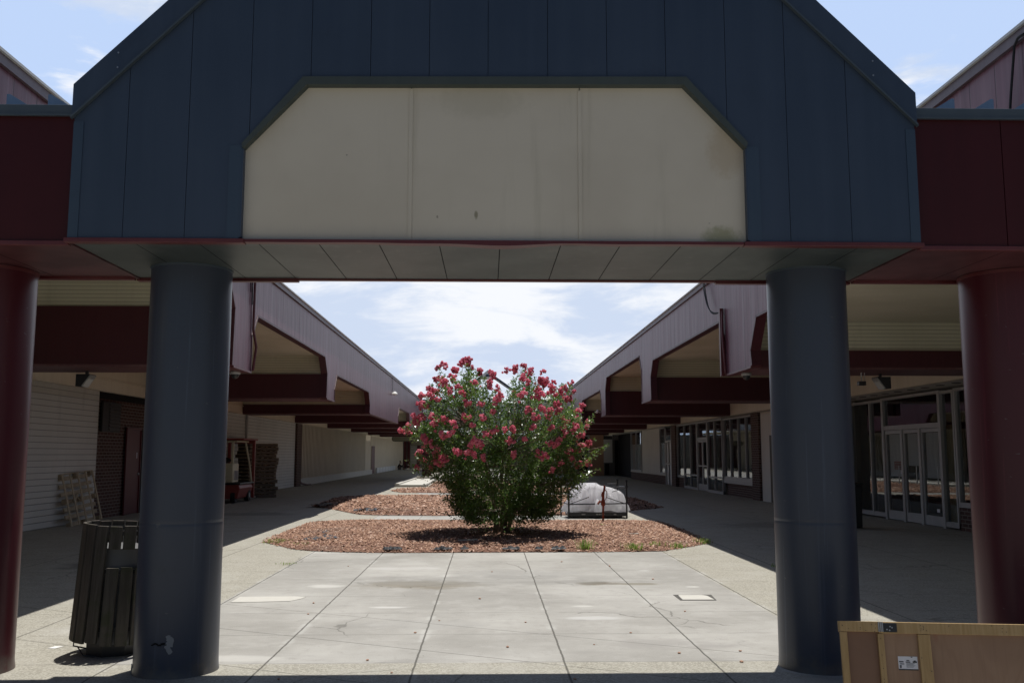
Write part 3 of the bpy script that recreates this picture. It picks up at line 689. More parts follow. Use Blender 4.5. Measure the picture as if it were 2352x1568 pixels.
# ---------------------------------------------------------------- shop rows
def shoprow(side, label, X, openings, beams, XB, XW, yend, zt, z0open):
    """fascia at X, bulkhead at XB, wall at XW"""
    s = side; t = thing('shop_building', label, 'building', (s*9, 30, 0))
    # fascia outline (y,z) with scalloped lower edge
    ys = 7.10; yt = 6.2; pts = [(yt, zt), (yend, zt), (yend, 2.885)]
    for (a, c, zo, zk) in sorted(openings, reverse=True):
        pts += [(c+.35*0+.02, 2.885), (c+.08, zk), (c-.30, zo), (a+.38, zo), (a, zk), (a, 2.885)]
    pts += [(ys, 2.885), (ys, 3.96), (yt, 3.96)]
    a0, a1 = X, X+s*.14
    m = MB(); m.prism(pts, 'x', min(a0, a1), max(a0, a1)); m.build('fascia', FASCIA, t)
    # thin return trim round each opening
    for (a, c, zo, zk) in openings:
        path = [(c+.02, 2.885), (c+.08, zk), (c-.30, zo), (a+.38, zo), (a, zk), (a, 2.885)]
        m = MB()
        for (p, q) in zip(path, path[1:]):
            dx, dz = q[0]-p[0], q[1]-p[1]; L = math.hypot(dx, dz); nx, nz = -dz/L*.035, dx/L*.035
            if (p[0]+q[0])/2*0+nz > 0 and abs(dx) > abs(dz): nx, nz = nx, nz
            m.prism([(p[0], p[1]), (q[0], q[1]), (q[0]+nx, q[1]+nz), (p[0]+nx, p[1]+nz)], 'x', min(X-s*.012, X+s*.15), max(X-s*.012, X+s*.15))
        m.build('opening_trim', BEAM, t)
    m = MB()
    prev = ys
    for (a, c, zo, zk) in sorted(openings)+[(yend, yend, 0, 0)]:
        if a-prev > .1: m.box(min(X-s*.02, X+s*.15), max(X-s*.02, X+s*.15), prev+.04, a-.0, 2.852, 2.886)
        prev = c
    m.build('lower_trim', TRIM, t)
    # gutter and coping on top
    m = MB(); m.box(min(X-s*.06, X+s*.22), max(X-s*.06, X+s*.22), yt, yend, zt+.004, zt+.028); m.build('coping', GREYP, t)
    m = MB(); m.box(min(X-s*.035, X-s*.002), max(X-s*.035, X-s*.002), yt, yend, zt-.085, zt+.003); m.build('gutter', painted('old gutter', (.085,.055,.068), (.13,.095,.11), .5), t)
    m = MB()
    m.add([(X, yt, zt+.02), (X+s*.3, yt, zt+.13), (X+s*6.5, yt, zt+.35), (X+s*6.5, yend, zt+.35), (X+s*.3, yend, zt+.13), (X, yend, zt+.02), (X, yt, zt-.03), (X+s*6.5, yt, zt-.03), (X+s*6.5, yend, zt-.03), (X, yend, zt-.03)],
          [(0,1,4,5),(1,2,3,4),(0,6,7,2,1),(5,4,3,8,9),(6,9,8,7),(0,5,9,6),(2,7,8,3)])
    m.build('roof', ROOFW, t)
    # beams, slats, ceilings bay by bay
    xi, xo_ = X+s*.14, XB
    lo, hi = min(xi, xo_), max(xi, xo_)
    bs = [(ys-1.2, ys-.2, 3.3)]+beams
    for i, (a, c, zk) in enumerate(beams):
        m = MB(); m.box(lo, hi, a, c, 2.89, zk); m.build('beam', BEAM, t)
        m = MB(); m.box(lo, hi, a-.012, c+.012, 2.856, 2.889); m.build('beam_soffit', BEAMU, t)
        m = MB(); m.box(lo, hi, a+.05, a+.09, zk, zk+.62); m.build('slat_panel', SLATS, t)
    prev = ys
    zs = z0open
    for i, (a, c, zk) in enumerate(beams):
        zo = zs[i]
        m = MB(); m.box(lo, hi, prev, a+.049, zo, zo+.05); m.build('ceiling', CEIL, t)
        prev = a+.09
    m = MB(); m.box(lo, hi, prev, yend+42, zs[-1], zs[-1]+.05); m.build('ceiling', CEIL, t)
    # bulkhead
    m = MB(); m.box(min(XB, XB+s*.1), max(XB, XB+s*.1), 2.0, yend+44, 2.892, 4.6); m.build('bulkhead', CREAM, t)
    m = MB(); m.box(min(XB-s*.012, XB+s*.11), max(XB-s*.012, XB+s*.11), 2.0, yend+44, 2.862, 2.8915); m.build('bulkhead_trim', CREAM, t)
    return t
# left row
opL = [(7.6, 14.53, 4.29, 3.80), (15.68, 23.05, 3.90, 3.50), (24.25, 31.5, 3.60, 3.18), (41.65, 47.6, 3.60, 3.20)]
bmL = [(14.5, 15.6, 3.80), (23.1, 24.2, 3.48), (31.8, 32.9, 3.18), (40.4, 41.5, 3.35), (48.6, 49.7, 3.2), (57.0, 58.1, 3.3), (65.0, 66.1, 3.3), (72.1, 73.2, 3.3)]
shopL = shoprow(-1, 'long shop row left of the courtyard with purple scalloped fascia and ivory siding', -4.0, opL, bmL, -8.33, -9.05, 57.6, 4.74, [4.29, 3.93, 3.63, 3.6, 3.62, 3.6, 3.6, 3.6, 3.6])
opR = [(7.6, 14.42, 3.64, 3.14), (16.02, 23.45, 3.88, 3.47), (24.9, 32.6, 4.20, 3.74), (33.9, 41.0, 3.88, 3.45), (46.5, 52.0, 3.7, 3.3)]
bmR = [(14.75, 15.9, 3.165), (23.75, 24.85, 3.47), (32.75, 33.85, 3.72), (41.25, 42.3, 3.42), (50.1, 51.2, 3.2), (58.5, 59.6, 3.2), (66.0, 67.1, 3.2)]
shopR = shoprow(1, 'long shop row right of the courtyard with purple scalloped fascia and glazed shopfronts', 4.16, opR, bmR, 8.6, 9.4, 54.8, 4.78, [3.64, 3.9, 4.22, 3.9, 3.7, 3.6, 3.6, 3.6])

# left wall: siding | brick with louvre and red door | (behind column) siding | brick pier | ribbed wall with base | door | plain wall
XL = -9.05
def wbox(y0, y1, z0, z1, d=.2, off=0.0, side=-1, X=None):
    X = XL if X is None else X; a, c = X-side*off, X+side*d
    return MB().box(min(a, c), max(a, c), y0, y1, z0, z1)
wbox(2.0, 21.86, 0, 3.1).build('siding_wall', SIDING, shopL)
wbox(21.86, 27.0, 0, 3.1, off=-.04).build('brick_wall', BRICK, shopL)
wbox(21.90, 27.0, 2.80, 3.05, .05, .0).build('header', DARK, shopL)
wbox(27.0, 44.10, 0, 3.1).build('siding_wall', SIDING, shopL)
wbox(44.13, 45.20, 0, 3.02, off=.10).build('brick_pier', BRICK, shopL)
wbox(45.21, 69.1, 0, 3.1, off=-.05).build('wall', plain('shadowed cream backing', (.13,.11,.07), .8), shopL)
wbox(69.12, 72.9, 0, 3.1, off=-.05).build('wall', CREAM, shopL)
m = MB(); y = 45.5
while y < 69.0: m.box(XL+.0, XL+.07, y, y+.20, .36, 2.93); y += .37
m.build('ribbed_cladding', CREAM, shopL)
wbox(45.25, 72.85, .0, .34, .0, .10).build('base_wall', IVORY, shopL)
wbox(45.25, 69.2, .341, .37, .0, .13).build('ledge', CREAM, shopL)
wbox(45.25, 72.85, 2.935, 2.985, .0, .06).build('top_rail', CREAM, shopL)
d = wbox(73.2, 75.2, 0.01, 2.15, .05, .01).build('door', DOORR, shopL)
wbox(72.9, 100.5, 0, 3.1, off=-.02).build('wall', CREAM, shopL)
m = MB()
for k in range(7): m.box(XL+.02, XL+.09, 76.0+k*2.2, 78.1+k*2.2, 0, .42)
m.build('base_panel', WHITEP, shopL)
wbox(22, 100.5, 3.11, 3.14, .0, .75).build('soffit', CREAM, shopL)
wbox(2, 22, 3.11, 3.14, .0, .75).build('soffit', CREAM, shopL)
# pipe on the siding
m = MB(); m.tube([(XL+.06, 35.0, 0), (XL+.06, 35.0, 3.1)], .045, 10); m.build('conduit', GREYM, shopL)
m = MB(); m.tube([(-9.0, 44.9, .32), (-8.95, 45.3, .12), (-8.8, 46.0, .02), (-8.75, 46.6, .02)], .05, 8); m.build('downpipe_foot', BEAMU, shopL)
# louvre
lv = wbox(21.98, 23.05, 2.03, 2.735, -.005, .055).build('louvre', plain('dark louvre frame', (.02,.018,.018), .6), shopL)
m = MB()
for k in range(8):
    z = 2.07+k*.083; m.prism([(XL+.056, z), (XL+.09, z), (XL+.06, z+.07), (XL+.056, z+.07)], 'y', 22.35, 22.95)
m.build('blade', plain('grey louvre blade', (.10,.10,.10), .5), lv)
# red door and the next, darker recess
d = wbox(23.6, 24.5, .015, 2.115, -.005, .02).build('door', DOORR, shopL)
m = MB(); m.lathe([(.0,0),(.03,.0),(.032,.03),(.0,.045)], (XL+.02, 24.42, 1.0), 12, Matrix.Rotation(R(90), 3, 'Y')); m.build('handle', STEEL, d, smooth=True)
m = MB(); m.box(XL+.021, XL+.025, 24.27, 24.32, 1.40, 1.55); m.build('notice', LABELW, d)
wbox(24.53, 25.5, .0, 2.13, -.01, .012).build('recess', DARK, shopL)
m = MB(); m.box(XL, XL+.045, 23.54, 23.598, 0, 2.17); m.box(XL, XL+.045, 24.502, 24.53, 0, 2.17); m.box(XL, XL+.045, 23.598, 24.502, 2.118, 2.17); m.build('door_frame', DOORR, shopL)
# end wall of the left walk
EW = thing('end_shopfront', 'dim grey panelled shopfront closing the far end of the left walkway', 'shopfront', (-7, 101, 0))
m = MB(); m.box(-9.2, 12, 100.6, 100.8, 0, 3.6); m.build('wall', plain('dim grey wall', (.17,.165,.155), .7), EW)  # added width past the walkway keeps bright sky out of the shop-glass reflections
m = MB()
for x in (-9.0, -8.6, -7.55, -6.3): m.box(x, x+.28, 100.45, 100.6, 0, 3.3)
m.build('post', BEAM, EW)
m = MB()
for k in range(9): m.box(-8.3, -7.6, 100.55, 100.598, .1+k*.32, .1+k*.32+.28)
m.build('block_panel', plain('pale block', (.30,.30,.28), .7), EW)
m = MB(); m.box(-6.0, -4.6, 100.55, 100.598, .3, 2.7); m.build('window', DARK, EW)

# ---- right wall
XR = 9.4
def rbox(y0, y1, z0, z1, a=0.0, c=.2, X=XR): return MB().box(X+a, X+c, y0, y1, z0, z1)
# interior darkness behind the glass
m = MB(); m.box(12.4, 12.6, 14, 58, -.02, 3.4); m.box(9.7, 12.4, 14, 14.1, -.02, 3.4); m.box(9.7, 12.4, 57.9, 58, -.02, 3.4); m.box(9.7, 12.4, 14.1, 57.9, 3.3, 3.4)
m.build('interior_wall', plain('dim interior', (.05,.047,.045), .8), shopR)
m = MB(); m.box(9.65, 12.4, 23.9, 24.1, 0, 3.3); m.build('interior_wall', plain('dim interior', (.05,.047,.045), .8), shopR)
# soffit with downlights
m = MB(); m.box(8.71, 9.75, 2.0, 100, 2.868, 2.89); m.build('soffit', IVORY, shopR)
for k in range(12):
    y = 17.6+k*.64
    m = MB(); m.lathe([(.085, 2.861), (.085, 2.8675)], (9.02, y, 0), 20); m.build('downlight', DARK, shopR)
def glazed(t, X, y0, y1, zt, mull, rail=None, base=.0, fw=.055, head=None):
    """aluminium shopfront in the plane X between y0 and y1: frame mesh plus one window part per light"""
    fr = MB(); d0, d1 = X-.05, X+.05
    edges = [y0]+mull+[y1]
    fr.box(d0, d1, y0, y1, base, base+.10); fr.box(d0, d1, y0, y1, zt-.06, zt)
    for k, y in enumerate(edges):
        a, c = (y, y+fw) if k == 0 else ((y-fw, y) if k == len(edges)-1 else (y-fw/2, y+fw/2))
        fr.box(d0-.006, d1+.006, a, c, base-.0, zt+.0)
    if rail:
        for (a, c, z) in rail: fr.box(d0+.004, d1-.004, a, c, z, z+.06)
    fr.build('shopfront_frame', GREYM, t)
    for a, c in zip(edges, edges[1:]):
        MB().box(X-.004, X+.004, a+fw/2, c-fw/2, base+.10, zt-.06).build('window', GLASS, t)
# main shopfront (big doors) y 18.4 - 23.9
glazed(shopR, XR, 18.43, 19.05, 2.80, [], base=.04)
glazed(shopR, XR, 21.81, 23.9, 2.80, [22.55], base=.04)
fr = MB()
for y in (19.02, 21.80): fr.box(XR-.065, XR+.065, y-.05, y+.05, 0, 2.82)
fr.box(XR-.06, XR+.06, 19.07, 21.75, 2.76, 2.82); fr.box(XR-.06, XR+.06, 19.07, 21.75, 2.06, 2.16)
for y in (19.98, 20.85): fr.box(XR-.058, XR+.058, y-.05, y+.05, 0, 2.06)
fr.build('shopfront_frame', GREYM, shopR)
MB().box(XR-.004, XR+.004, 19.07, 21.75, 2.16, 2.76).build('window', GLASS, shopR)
for i, (a, c) in enumerate(((19.07, 19.93), (20.03, 20.80), (20.90, 21.75))):
    fr = MB(); fr.box(XR-.03, XR+.03, a, a+.06, .02, 2.05); fr.box(XR-.03, XR+.03, c-.06, c, .02, 2.05); fr.box(XR-.03, XR+.03, a+.06, c-.06, .02, .22); fr.box(XR-.03, XR+.03, a+.06, c-.06, 1.97, 2.05)
    dr = fr.build('door', GREYM, shopR)
    MB().box(XR-.004, XR+.004, a+.06, c-.06, .22, 1.97).build('pane', GLASS, dr)
    MB().box(XR+.03, XR+.035, a+.11, c-.09, 1.0 if i != 1 else 1.25, 1.96).build('paper', WHITEP, dr)
    m = MB(); m.tube([(XR-.07, a+.10, .85), (XR-.07, a+.10, 1.25)], .012, 8); m.build('handle', STEEL, dr)
m = MB(); m.box(XR+.018, XR+.026, 20.98, 21.42, 1.16, 1.34)
nt = m.build('notice', SIGNRED, shopR, label='small red notice taped inside the glass door')
m = MB()
for r_, zz in ((0, 1.285), (1, 1.225), (2, 1.18)):
    y = 21.02
    while y < 21.37: w = random.uniform(.02, .05); m.box(XR+.013, XR+.0175, y, min(y+w, 21.39), zz, zz+.025); y += w+.014
m.build('lettering', plain('notice lettering', (.55,.5,.5), .6), nt)
MB().box(XR-.009, XR-.005, 20.93, 21.05, 1.06, 1.13).build('sticker', LABELW, shopR)
MB().box(XR-.009, XR-.005, 19.30, 19.42, .30, .37).build('sticker', LABELW, shopR)
# poster boards seen in the narrow light at the right end
MB().box(XR+.05, XR+.06, 18.50, 18.98, .1, 2.1).build('poster', OLIVE, shopR)
# jamb, low wall and wall towards the camera
rbox(17.3, 18.42, .0, .45, -.03, .2).build('low_wall', BRICK, shopR)
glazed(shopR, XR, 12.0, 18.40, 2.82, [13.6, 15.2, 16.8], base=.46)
rbox(2, 12.0, 0, 2.86).build('wall', IVORY, shopR)
# ivory stretch and brown door y 23.9 - 30.3 (plane 8.93)
X2 = 8.93
MB().box(X2, X2+.6, 23.92, 30.26, 0, 2.86).build('wall', IVORY, shopR)
MB().box(X2-.03, X2, 28.3, 29.25, .01, 2.1).build('door', BROWN, shopR)
MB().box(X2-.08, X2+.25, 30.28, 31.12, 0, 2.86).build('brick_pier', BRICK, shopR)
MB().box(X2+.10, X2+.3, 31.12, 35.10, 0, .44).build('brick_wall', BRICK, shopR)
MB().box(X2-.03, X2+.4, 31.13, 35.12, .441, .585).build('sill', GREYM, shopR)
glazed(shopR, X2+.04, 31.13, 35.10, 2.84, [32.05, 33.05, 34.1], base=.586, fw=.05)
# projecting aluminium shopfront with double doors
XF = 8.93
glazed(shopR, XF, 35.15, 37.55, 2.86, [36.4], rail=[(35.2, 37.5, .58)])
glazed(shopR, XF, 39.45, 42.1, 2.86, [40.75], rail=[(39.5, 42.05, .58)])
fr = MB()
for y in (37.6, 39.4): fr.box(XF-.06, XF+.06, y-.045, y+.045, 0, 2.86)
fr.box(XF-.055, XF+.055, 37.65, 39.35, 2.79, 2.86); fr.box(XF-.055, XF+.055, 37.65, 39.35, 2.09, 2.20); fr.build('shopfront_frame', GREYM, shopR)
MB().box(XF-.004, XF+.004, 37.65, 39.35, 2.20, 2.79).build('window', GLASS, shopR)
for a, c in ((37.65, 38.49), (38.51, 39.35)):
    fr = MB(); fr.box(XF-.03, XF+.03, a, a+.07, .02, 2.08); fr.box(XF-.03, XF+.03, c-.07, c, .02, 2.08); fr.box(XF-.03, XF+.03, a+.07, c-.07, .02, .28); fr.box(XF-.03, XF+.03, a+.07, c-.07, 2.0, 2.08); fr.box(XF-.03, XF+.03, a+.07, c-.07, 1.0, 1.05)
    dr = fr.build('door', GREYM, shopR); MB().box(XF-.004, XF+.004, a+.07, c-.07, .28, 2.0).build('pane', GLASS, dr)
# small window, pier, white door, boarded windows
MB().box(X2+.05, X2+.3, 42.12, 43.70, 0, .44).build('brick_wall', BRICK, shopR)
glazed(shopR, X2+.02, 42.12, 43.70, 2.86, [], base=.45, fw=.05)
MB().box(X2-.10, X2+.3, 43.72, 44.70, 0, 2.86).build('brick_pier', BRICK, shopR)
MB().box(X2+.02, X2+.3, 44.72, 45.1, 0, 2.86).build('wall', IVORY, shopR)
fr = MB(); fr.box(X2-.02, X2+.04, 45.1, 45.2, 0, 2.8); fr.box(X2-.02, X2+.04, 46.55, 46.65, 0, 2.8); fr.box(X2-.02, X2+.04, 45.2, 46.55, 2.1, 2.2); fr.box(X2-.02, X2+.04, 45.84, 45.91, .02, 2.1); fr.box(X2-.02, X2+.04, 45.2, 46.55, 1.0, 1.07); fr.build('door_frame', GREYM, shopR)
MB().box(X2+.045, X2+.06, 45.2, 46.55, .02, 2.1).build('door', WHITEP, shopR)
MB().box(X2+.0, X2+.008, 45.2, 46.55, 2.2, 2.8).build('window', GLASS, shopR)
MB().box(X2-.02, X2+.3, 46.67, 57.9, 0, .44).build('brick_wall', BRICK, shopR)
MB().box(X2-.05, X2+.3, 46.67, 57.9, .441, .50).build('sill', IVORY, shopR)
MB().box(X2+.02, X2+.3, 48.15, 53.9, .501, 2.86).build('wall', IVORY, shopR)
for (a, c) in ((46.68, 48.13), (53.92, 57.88)):
    glazed(shopR, X2+.02, a, c, 2.86, [] if a < 50 else [55.9], base=.50, fw=.06)
    MB().box(X2+.03, X2+.04, a+.08, c-.08, .61, 2.1).build('board', WHITEP, shopR)
MB().box(9.3, 9.5, 57.9, 66, 0, 2.9).build('wall', DARK, shopR)  # black sheet stands in for the shade inside an open bay
# far cross-wall on the right
EF = thing('end_shopfront', 'tan and dark shopfront with a pale panel, end of the right walkway', 'shopfront', (7.5, 66.5, 0))
m = MB(); m.box(7.25, 8.22, 66.0, 66.2, 0, 2.86); m.build('wall', PINKP, EF)
m = MB(); m.box(8.24, 8.84, 65.95, 66.2, .92, 2.55); m.build('panel', WHITEP, EF)
m = MB(); m.box(8.22, 9.3, 66.0, 66.2, 0, .9); m.box(8.86, 9.3, 66.0, 66.2, .9, 2.9); m.build('wall', plain('dim grey wall', (.17,.165,.155), .7), EF)
m = MB(); m.box(8.3, 8.6, 65.96, 65.999, .08, .85); m.box(9.0, 9.25, 65.96, 65.999, .08, 2.5); m.build('window', DARK, EF)
fr = MB(); fr.box(7.12, 7.24, 65.95, 66.2, 0, 2.86); fr.box(5.2, 5.3, 65.95, 66.2, 0, 2.86); fr.box(5.3, 7.12, 65.95, 66.2, 2.75, 2.86); fr.box(6.2, 6.28, 65.96, 66.1, 0, 2.75); fr.build('window_frame', GREYM, EF)
MB().box(5.3, 7.12, 66.05, 66.06, .02, 2.75).build('window', GLASS, EF)
MB().box(5.0, 9.5, 68.5, 68.7, 0, 3.2).build('rear_wall', DARK, EF)

# ---------------------------------------------------------------- far gable pavilion
PV = thing('gable_pavilion', 'pale blue gabled pavilion with white coping standing beyond the flowering tree', 'pavilion', (0, 60, 0))
m = MB(); m.box(-4.6, 4.6, 59.4, 59.6, 3.05, 4.78); m.build('gable', painted('pale blue cladding', (.50,.56,.60), (.60,.66,.70), .4), PV)
for s_ in (-1, 1):
    m = MB(); m.prism([(s_*4.75, 4.80), (s_*4.75, 4.98), (s_*2.7, 4.98), (s_*2.55, 4.80)], 'y', 59.25, 60.6); m.build('coping', painted('teal coping', (.02,.05,.06), (.03,.065,.08), .4), PV)
    m = MB(); m.prism([(s_*2.7, 4.78), (s_*2.7, 4.90), (0, 6.80), (0, 6.66)], 'y', 59.25, 60.6); m.build('roof', BLUE, PV)
m = MB(); m.prism([(-.34,6.30),(-.34,6.58),(0,6.86),(.36,6.58),(.36,6.30)], 'y', 59.15, 60.0); m.build('ridge_cap', ROOFW, PV)
m = MB(); m.box(-.14, .16, 59.10, 59.149, 6.42, 6.56); m.build('vent', BLUE, PV)
for x in (-4.25, 3.7):
    m = MB(); m.box(x, x+.58, 61.0, 61.6, 0, 3.05); m.build('column', REDC, PV)
m = MB(); m.box(-9, 9, 60.9, 61.8, 3.055, 3.5); m.build('beam', BEAM, PV)

# ---------------------------------------------------------------- crape myrtle
TX, TY = .27, 17.35
tree = thing('crape_myrtle', 'bushy multi-stemmed crape myrtle covered in pink flower clusters', 'tree', (TX, TY, 0))
zs_ = np.array([.15, .39, .7, 1.04, 1.45, 1.85, 2.25, 2.66, 2.95, 3.12, 3.28]); ws_ = np.array([.45, .98, 1.08, 1.22, 1.46, 1.66, 1.64, 1.48, 1.24, .98, .45])
TOPX = [-1.9,-1.5,-1.26,-.97,-.73,-.36,-.16,.04,.24,.45,.65,.85,.98,1.2,1.38,1.54,1.79,2.1]; TOPZ = [1.9,2.2,2.62,3.05,2.93,3.24,3.0,2.82,2.86,3.04,3.12,3.12,2.82,2.78,2.88,2.72,2.36,1.9]
def hw(z): return np.interp(z, zs_, ws_)
br = MB()
def curve(p0, p1, bend, n=7):
    p0, p1 = Vector(p0), Vector(p1); out = []
    for i in range(n):
        t = i/(n-1); p = p0.lerp(p1, t); p += Vector(bend)*math.sin(math.pi*t); out.append(p)
    return out
tips = []
stems = []
for k in range(11):
    a = k/11*6.283+random.uniform(-.2, .2); r0 = random.uniform(.03, .12); r1 = random.uniform(.35, .95)
    p0 = (TX+math.cos(a)*r0, TY+math.sin(a)*r0, 0.0); ztop = random.uniform(1.3, 2.2)
    p1 = (TX+math.cos(a)*r1, TY+math.sin(a)*r1, ztop)
    c = curve(p0, p1, (-math.cos(a)*.12, -math.sin(a)*.12, 0)); w = random.uniform(.022, .042)
    br.tube(c, [w*(1-.55*i/6) for i in range(7)], 7); stems.append(c)
NS = 1650
shoots = []
tries = 0
while len(shoots) < NS and tries < 20000:
    tries += 1
    z = random.uniform(.36, 3.25); w = float(hw(z)); rr = math.sqrt(random.uniform(.10, 1.0)) if random.random() < .45 else random.uniform(.80, 1.04)
    a = random.uniform(0, 6.283)
    lump = 1+.12*math.sin(3*a+z*2.1)+.10*math.sin(5*a-z*3.3+1)+.09*math.sin(9*a+z*5)
    x, y = TX+math.cos(a)*w*rr*lump, TY+math.sin(a)*w*rr*lump
    # bays of thinner foliage, more of them near the top
    den = math.sin(x*4.3+z*3.1)*math.sin(y*3.7-z*2.2)*math.sin(z*5.1+x*2+y)
    if den > (.16 if z > 1.3 else .30) and random.random() < .85: continue
    if z > 2.3 and random.random() < .45: continue
    if z > np.interp(x, TOPX, TOPZ)-.06: continue
    if z < .55 and random.random() < .35: continue
    shoots.append((Vector((x, y, z)), rr))
# long sprays that stand clear of the crown
spr = []
for (px, py, yy) in ((1398,1022,17.0),(1372,1035,17.2),(1378,1078,16.9),(1355,1092,17.1),(1340,1110,16.8),(1335,990,17.3),(1360,965,17.2),(1290,1175,16.6),(945,1076,17.1),(955,1040,17.2),(925,985,17.2),(1020,1180,16.6),(1060,828,17.3),(1075,830,17.4),(1212,845,17.3),(1008,850,17.2),(1195,850,17.2),(1300,880,17.3),(990,905,17.2)):
    p = at(px, py, y=yy); spr.append(p); shoots.append((p, 1.15)); q = p.lerp(Vector((TX, TY, p.z*.75+.3)), .22); shoots.append((q, 1.0))
for k in range(95):     # upright shoots that break the outline
    z = random.uniform(1.3, 3.2); a = random.uniform(0, 6.283); w = float(hw(z))*random.uniform(.6, 1); q_ = Vector((TX+math.cos(a)*w, TY+math.sin(a)*w, z))
    if z > np.interp(q_.x, TOPX, TOPZ)-.10: continue
    for e in (.04, random.uniform(.06, .14) if z > 2.5 else random.uniform(.16, .34)): shoots.append((q_+(q_-Vector((TX, TY, z-1.2))).normalized()*e, 1.12))
LV, ci = [], []
for (p, rr) in shoots:
    # attach to the nearest stem point below
    best = None; bd = 1e9
    for c in stems:
        for q in c[2:]:
            d_ = (q-p).length + (0 if q.z < p.z+.1 else 1.5)
            if d_ < bd: bd = d_; best = q
    if rr > .75 or random.random() < .3:
        out = (p-best); cc = curve(best, p, (random.uniform(-.05,.05), random.uniform(-.05,.05), -.05*out.length), 5)
        if random.random() < .55 or rr > 1.1: br.tube(cc, [.009, .007, .005, .004, .002], 4, False)
    dirn = (p-Vector((TX, TY, max(0.2, p.z-1.0)))).normalized(); dirn = (dirn+Vector((random.uniform(-.45,.45), random.uniform(-.45,.45), random.uniform(-.1,.5)+(.6 if p.z > 2.2 else 0)))).normalized()
    L = random.uniform(.26, .46) * (1.3 if rr > 1.1 else 1)
    nl = random.randint(34, 52); e1 = dirn.orthogonal().normalized(); e2 = dirn.cross(e1)
    for k in range(nl):
        t = random.random(); th = random.uniform(0, 6.283); side = (e1*math.cos(th)+e2*math.sin(th))
        spread = random.uniform(.0, .085)*(1.15-t)
        c0 = p - dirn*L*(1-t) + side*spread
        ld = (side*random.uniform(.7, 1.2)+dirn*random.uniform(.2, .9)+Vector((0, 0, random.uniform(-.3, .35)))).normalized()
        wv = ld.cross(Vector((random.uniform(-.6,.6), random.uniform(-.6,.6), 1))).normalized(); nv = wv.cross(ld)
        ll = random.uniform(.034, .062); lw = ll*random.uniform(.24, .34)
        LV += [c0, c0+ld*ll*.5+wv*lw+nv*lw*.35, c0+ld*ll, c0+ld*ll*.5-wv*lw+nv*lw*.35]
V = np.array([v[:] for v in LV]); nq = len(V)//4
Fq = np.array([(0,1,2,3)])[None]+4*np.arange(nq)[:,None,None]
fastmesh('crown', V, Fq.ravel(), 4, LEAF, tree)
br.build('trunk', BARK, tree, smooth=True)
# flower clusters: five crinkled panicle shapes, shared by the copies
def panicle(seed, n, rx, rz, sparse=False):
    r = random.Random(seed); vs = []; fs = []
    heads = [(Vector((r.gauss(0, rx*.6), r.gauss(0, rx*.6), r.uniform(-rz*.6, rz))), r.uniform(.015, .027)) for _ in range(15)]
    heads = [(Vector((h.x*(1-.5*max(0, h.z/rz)), h.y*(1-.5*max(0, h.z/rz)), h.z)), s) for h, s in heads]
    for k in range(n):
        h, s = r.choice(heads); d_ = Vector((r.gauss(0,1), r.gauss(0,1), r.gauss(0,1))).normalized(); c = h+d_*s*r.uniform(.75, 1.1)
        a = d_.orthogonal().normalized(); rot = Matrix.Rotation(r.uniform(0, 6.28), 3, d_); a = rot @ a; b_ = d_.cross(a); q = r.uniform(.007, .013)
        o = len(vs)
        vs += [c-a*q-b_*q*.8-d_*q*.3, c+a*q-b_*q-d_*q*.2, c+a*q*.9+b_*q+d_*q*.25, c-a*q+b_*q*.8-d_*q*.35]; fs += [(o, o+1, o+2, o+3)]
    me = bpy.data.meshes.new('flower_cluster'); me.from_pydata([v[:] for v in vs], [], fs); me.materials.append(FLOWER); return me
PMS = [panicle(i, 460, .040+.008*(i % 3), .062+.016*(i % 4)) for i in range(7)]
FL = [(395,175),(440,160),(580,140),(625,145),(520,200),(500,245),(700,205),(785,220),(380,258),(450,280),(775,285),(765,320),(890,195),(950,190),(1015,165),(1060,205),(1000,245),(1040,285),(1130,270),(1220,285),(1160,285),(1305,320),(1110,335),(1275,345),(1205,340),(1240,375),(1120,375),(345,335),(285,375),(345,375),(490,345),(575,365),(395,410),(265,445),(310,450),(545,310),(605,435),(700,440),(805,425),(795,490),(595,535),(720,540),(355,530),(445,545),(380,580),(510,590),(640,595),(240,535),(290,530),(180,590),(240,575),(130,635),(180,640),(300,680),(325,715),(435,665),(490,655),(735,660),(800,640),(880,625),(930,620),(915,705),(1080,605),(1075,525),(1045,485),(1140,475),(1110,540),(1200,490),(1190,530),(1260,490),(1290,545),(1320,570),(1325,410),(1420,465),(1465,600),(1380,610),(1210,610),(1310,645),(1415,670),(1470,720),(1410,760),(1270,695),(1205,725),(1335,780),(1350,830),(1400,880),(1465,860),(1215,920),(1110,780),(1150,815),(940,805),(720,825),(660,808),(530,790),(670,710),(395,765),(440,835),(405,870),(350,895),(250,895),
      (670,285),(820,325),(1015,695),(1250,440),(1400,495),(1290,605),(1245,725),(615,795),(700,735),(635,740),(385,810),(300,850),(260,805),(1280,865),(1005,375),(840,385)]
rest_v = []; rest_f = []
def fpos(zx, zy):
    px, py = (960+zx*.3445)/1.08844, (860+zy*.3445)/1.08844
    p0 = at(px, py, y=TY); w = max(.3, float(hw(p0.z))); rho = min(1.0, abs(p0.x-TX)/w)
    dep = w*math.sqrt(max(0, 1-rho*rho))*.98; p = at(px, py, y=TY-dep-.02); return p, dep
extra = []
for k in range(34):     # clusters on the far side of the crown
    z = random.uniform(1.2, 3.15); a = random.uniform(.15, math.pi-.15); w = float(hw(z)); extra.append(Vector((TX+math.cos(a)*w, TY+math.sin(a)*w, z)))
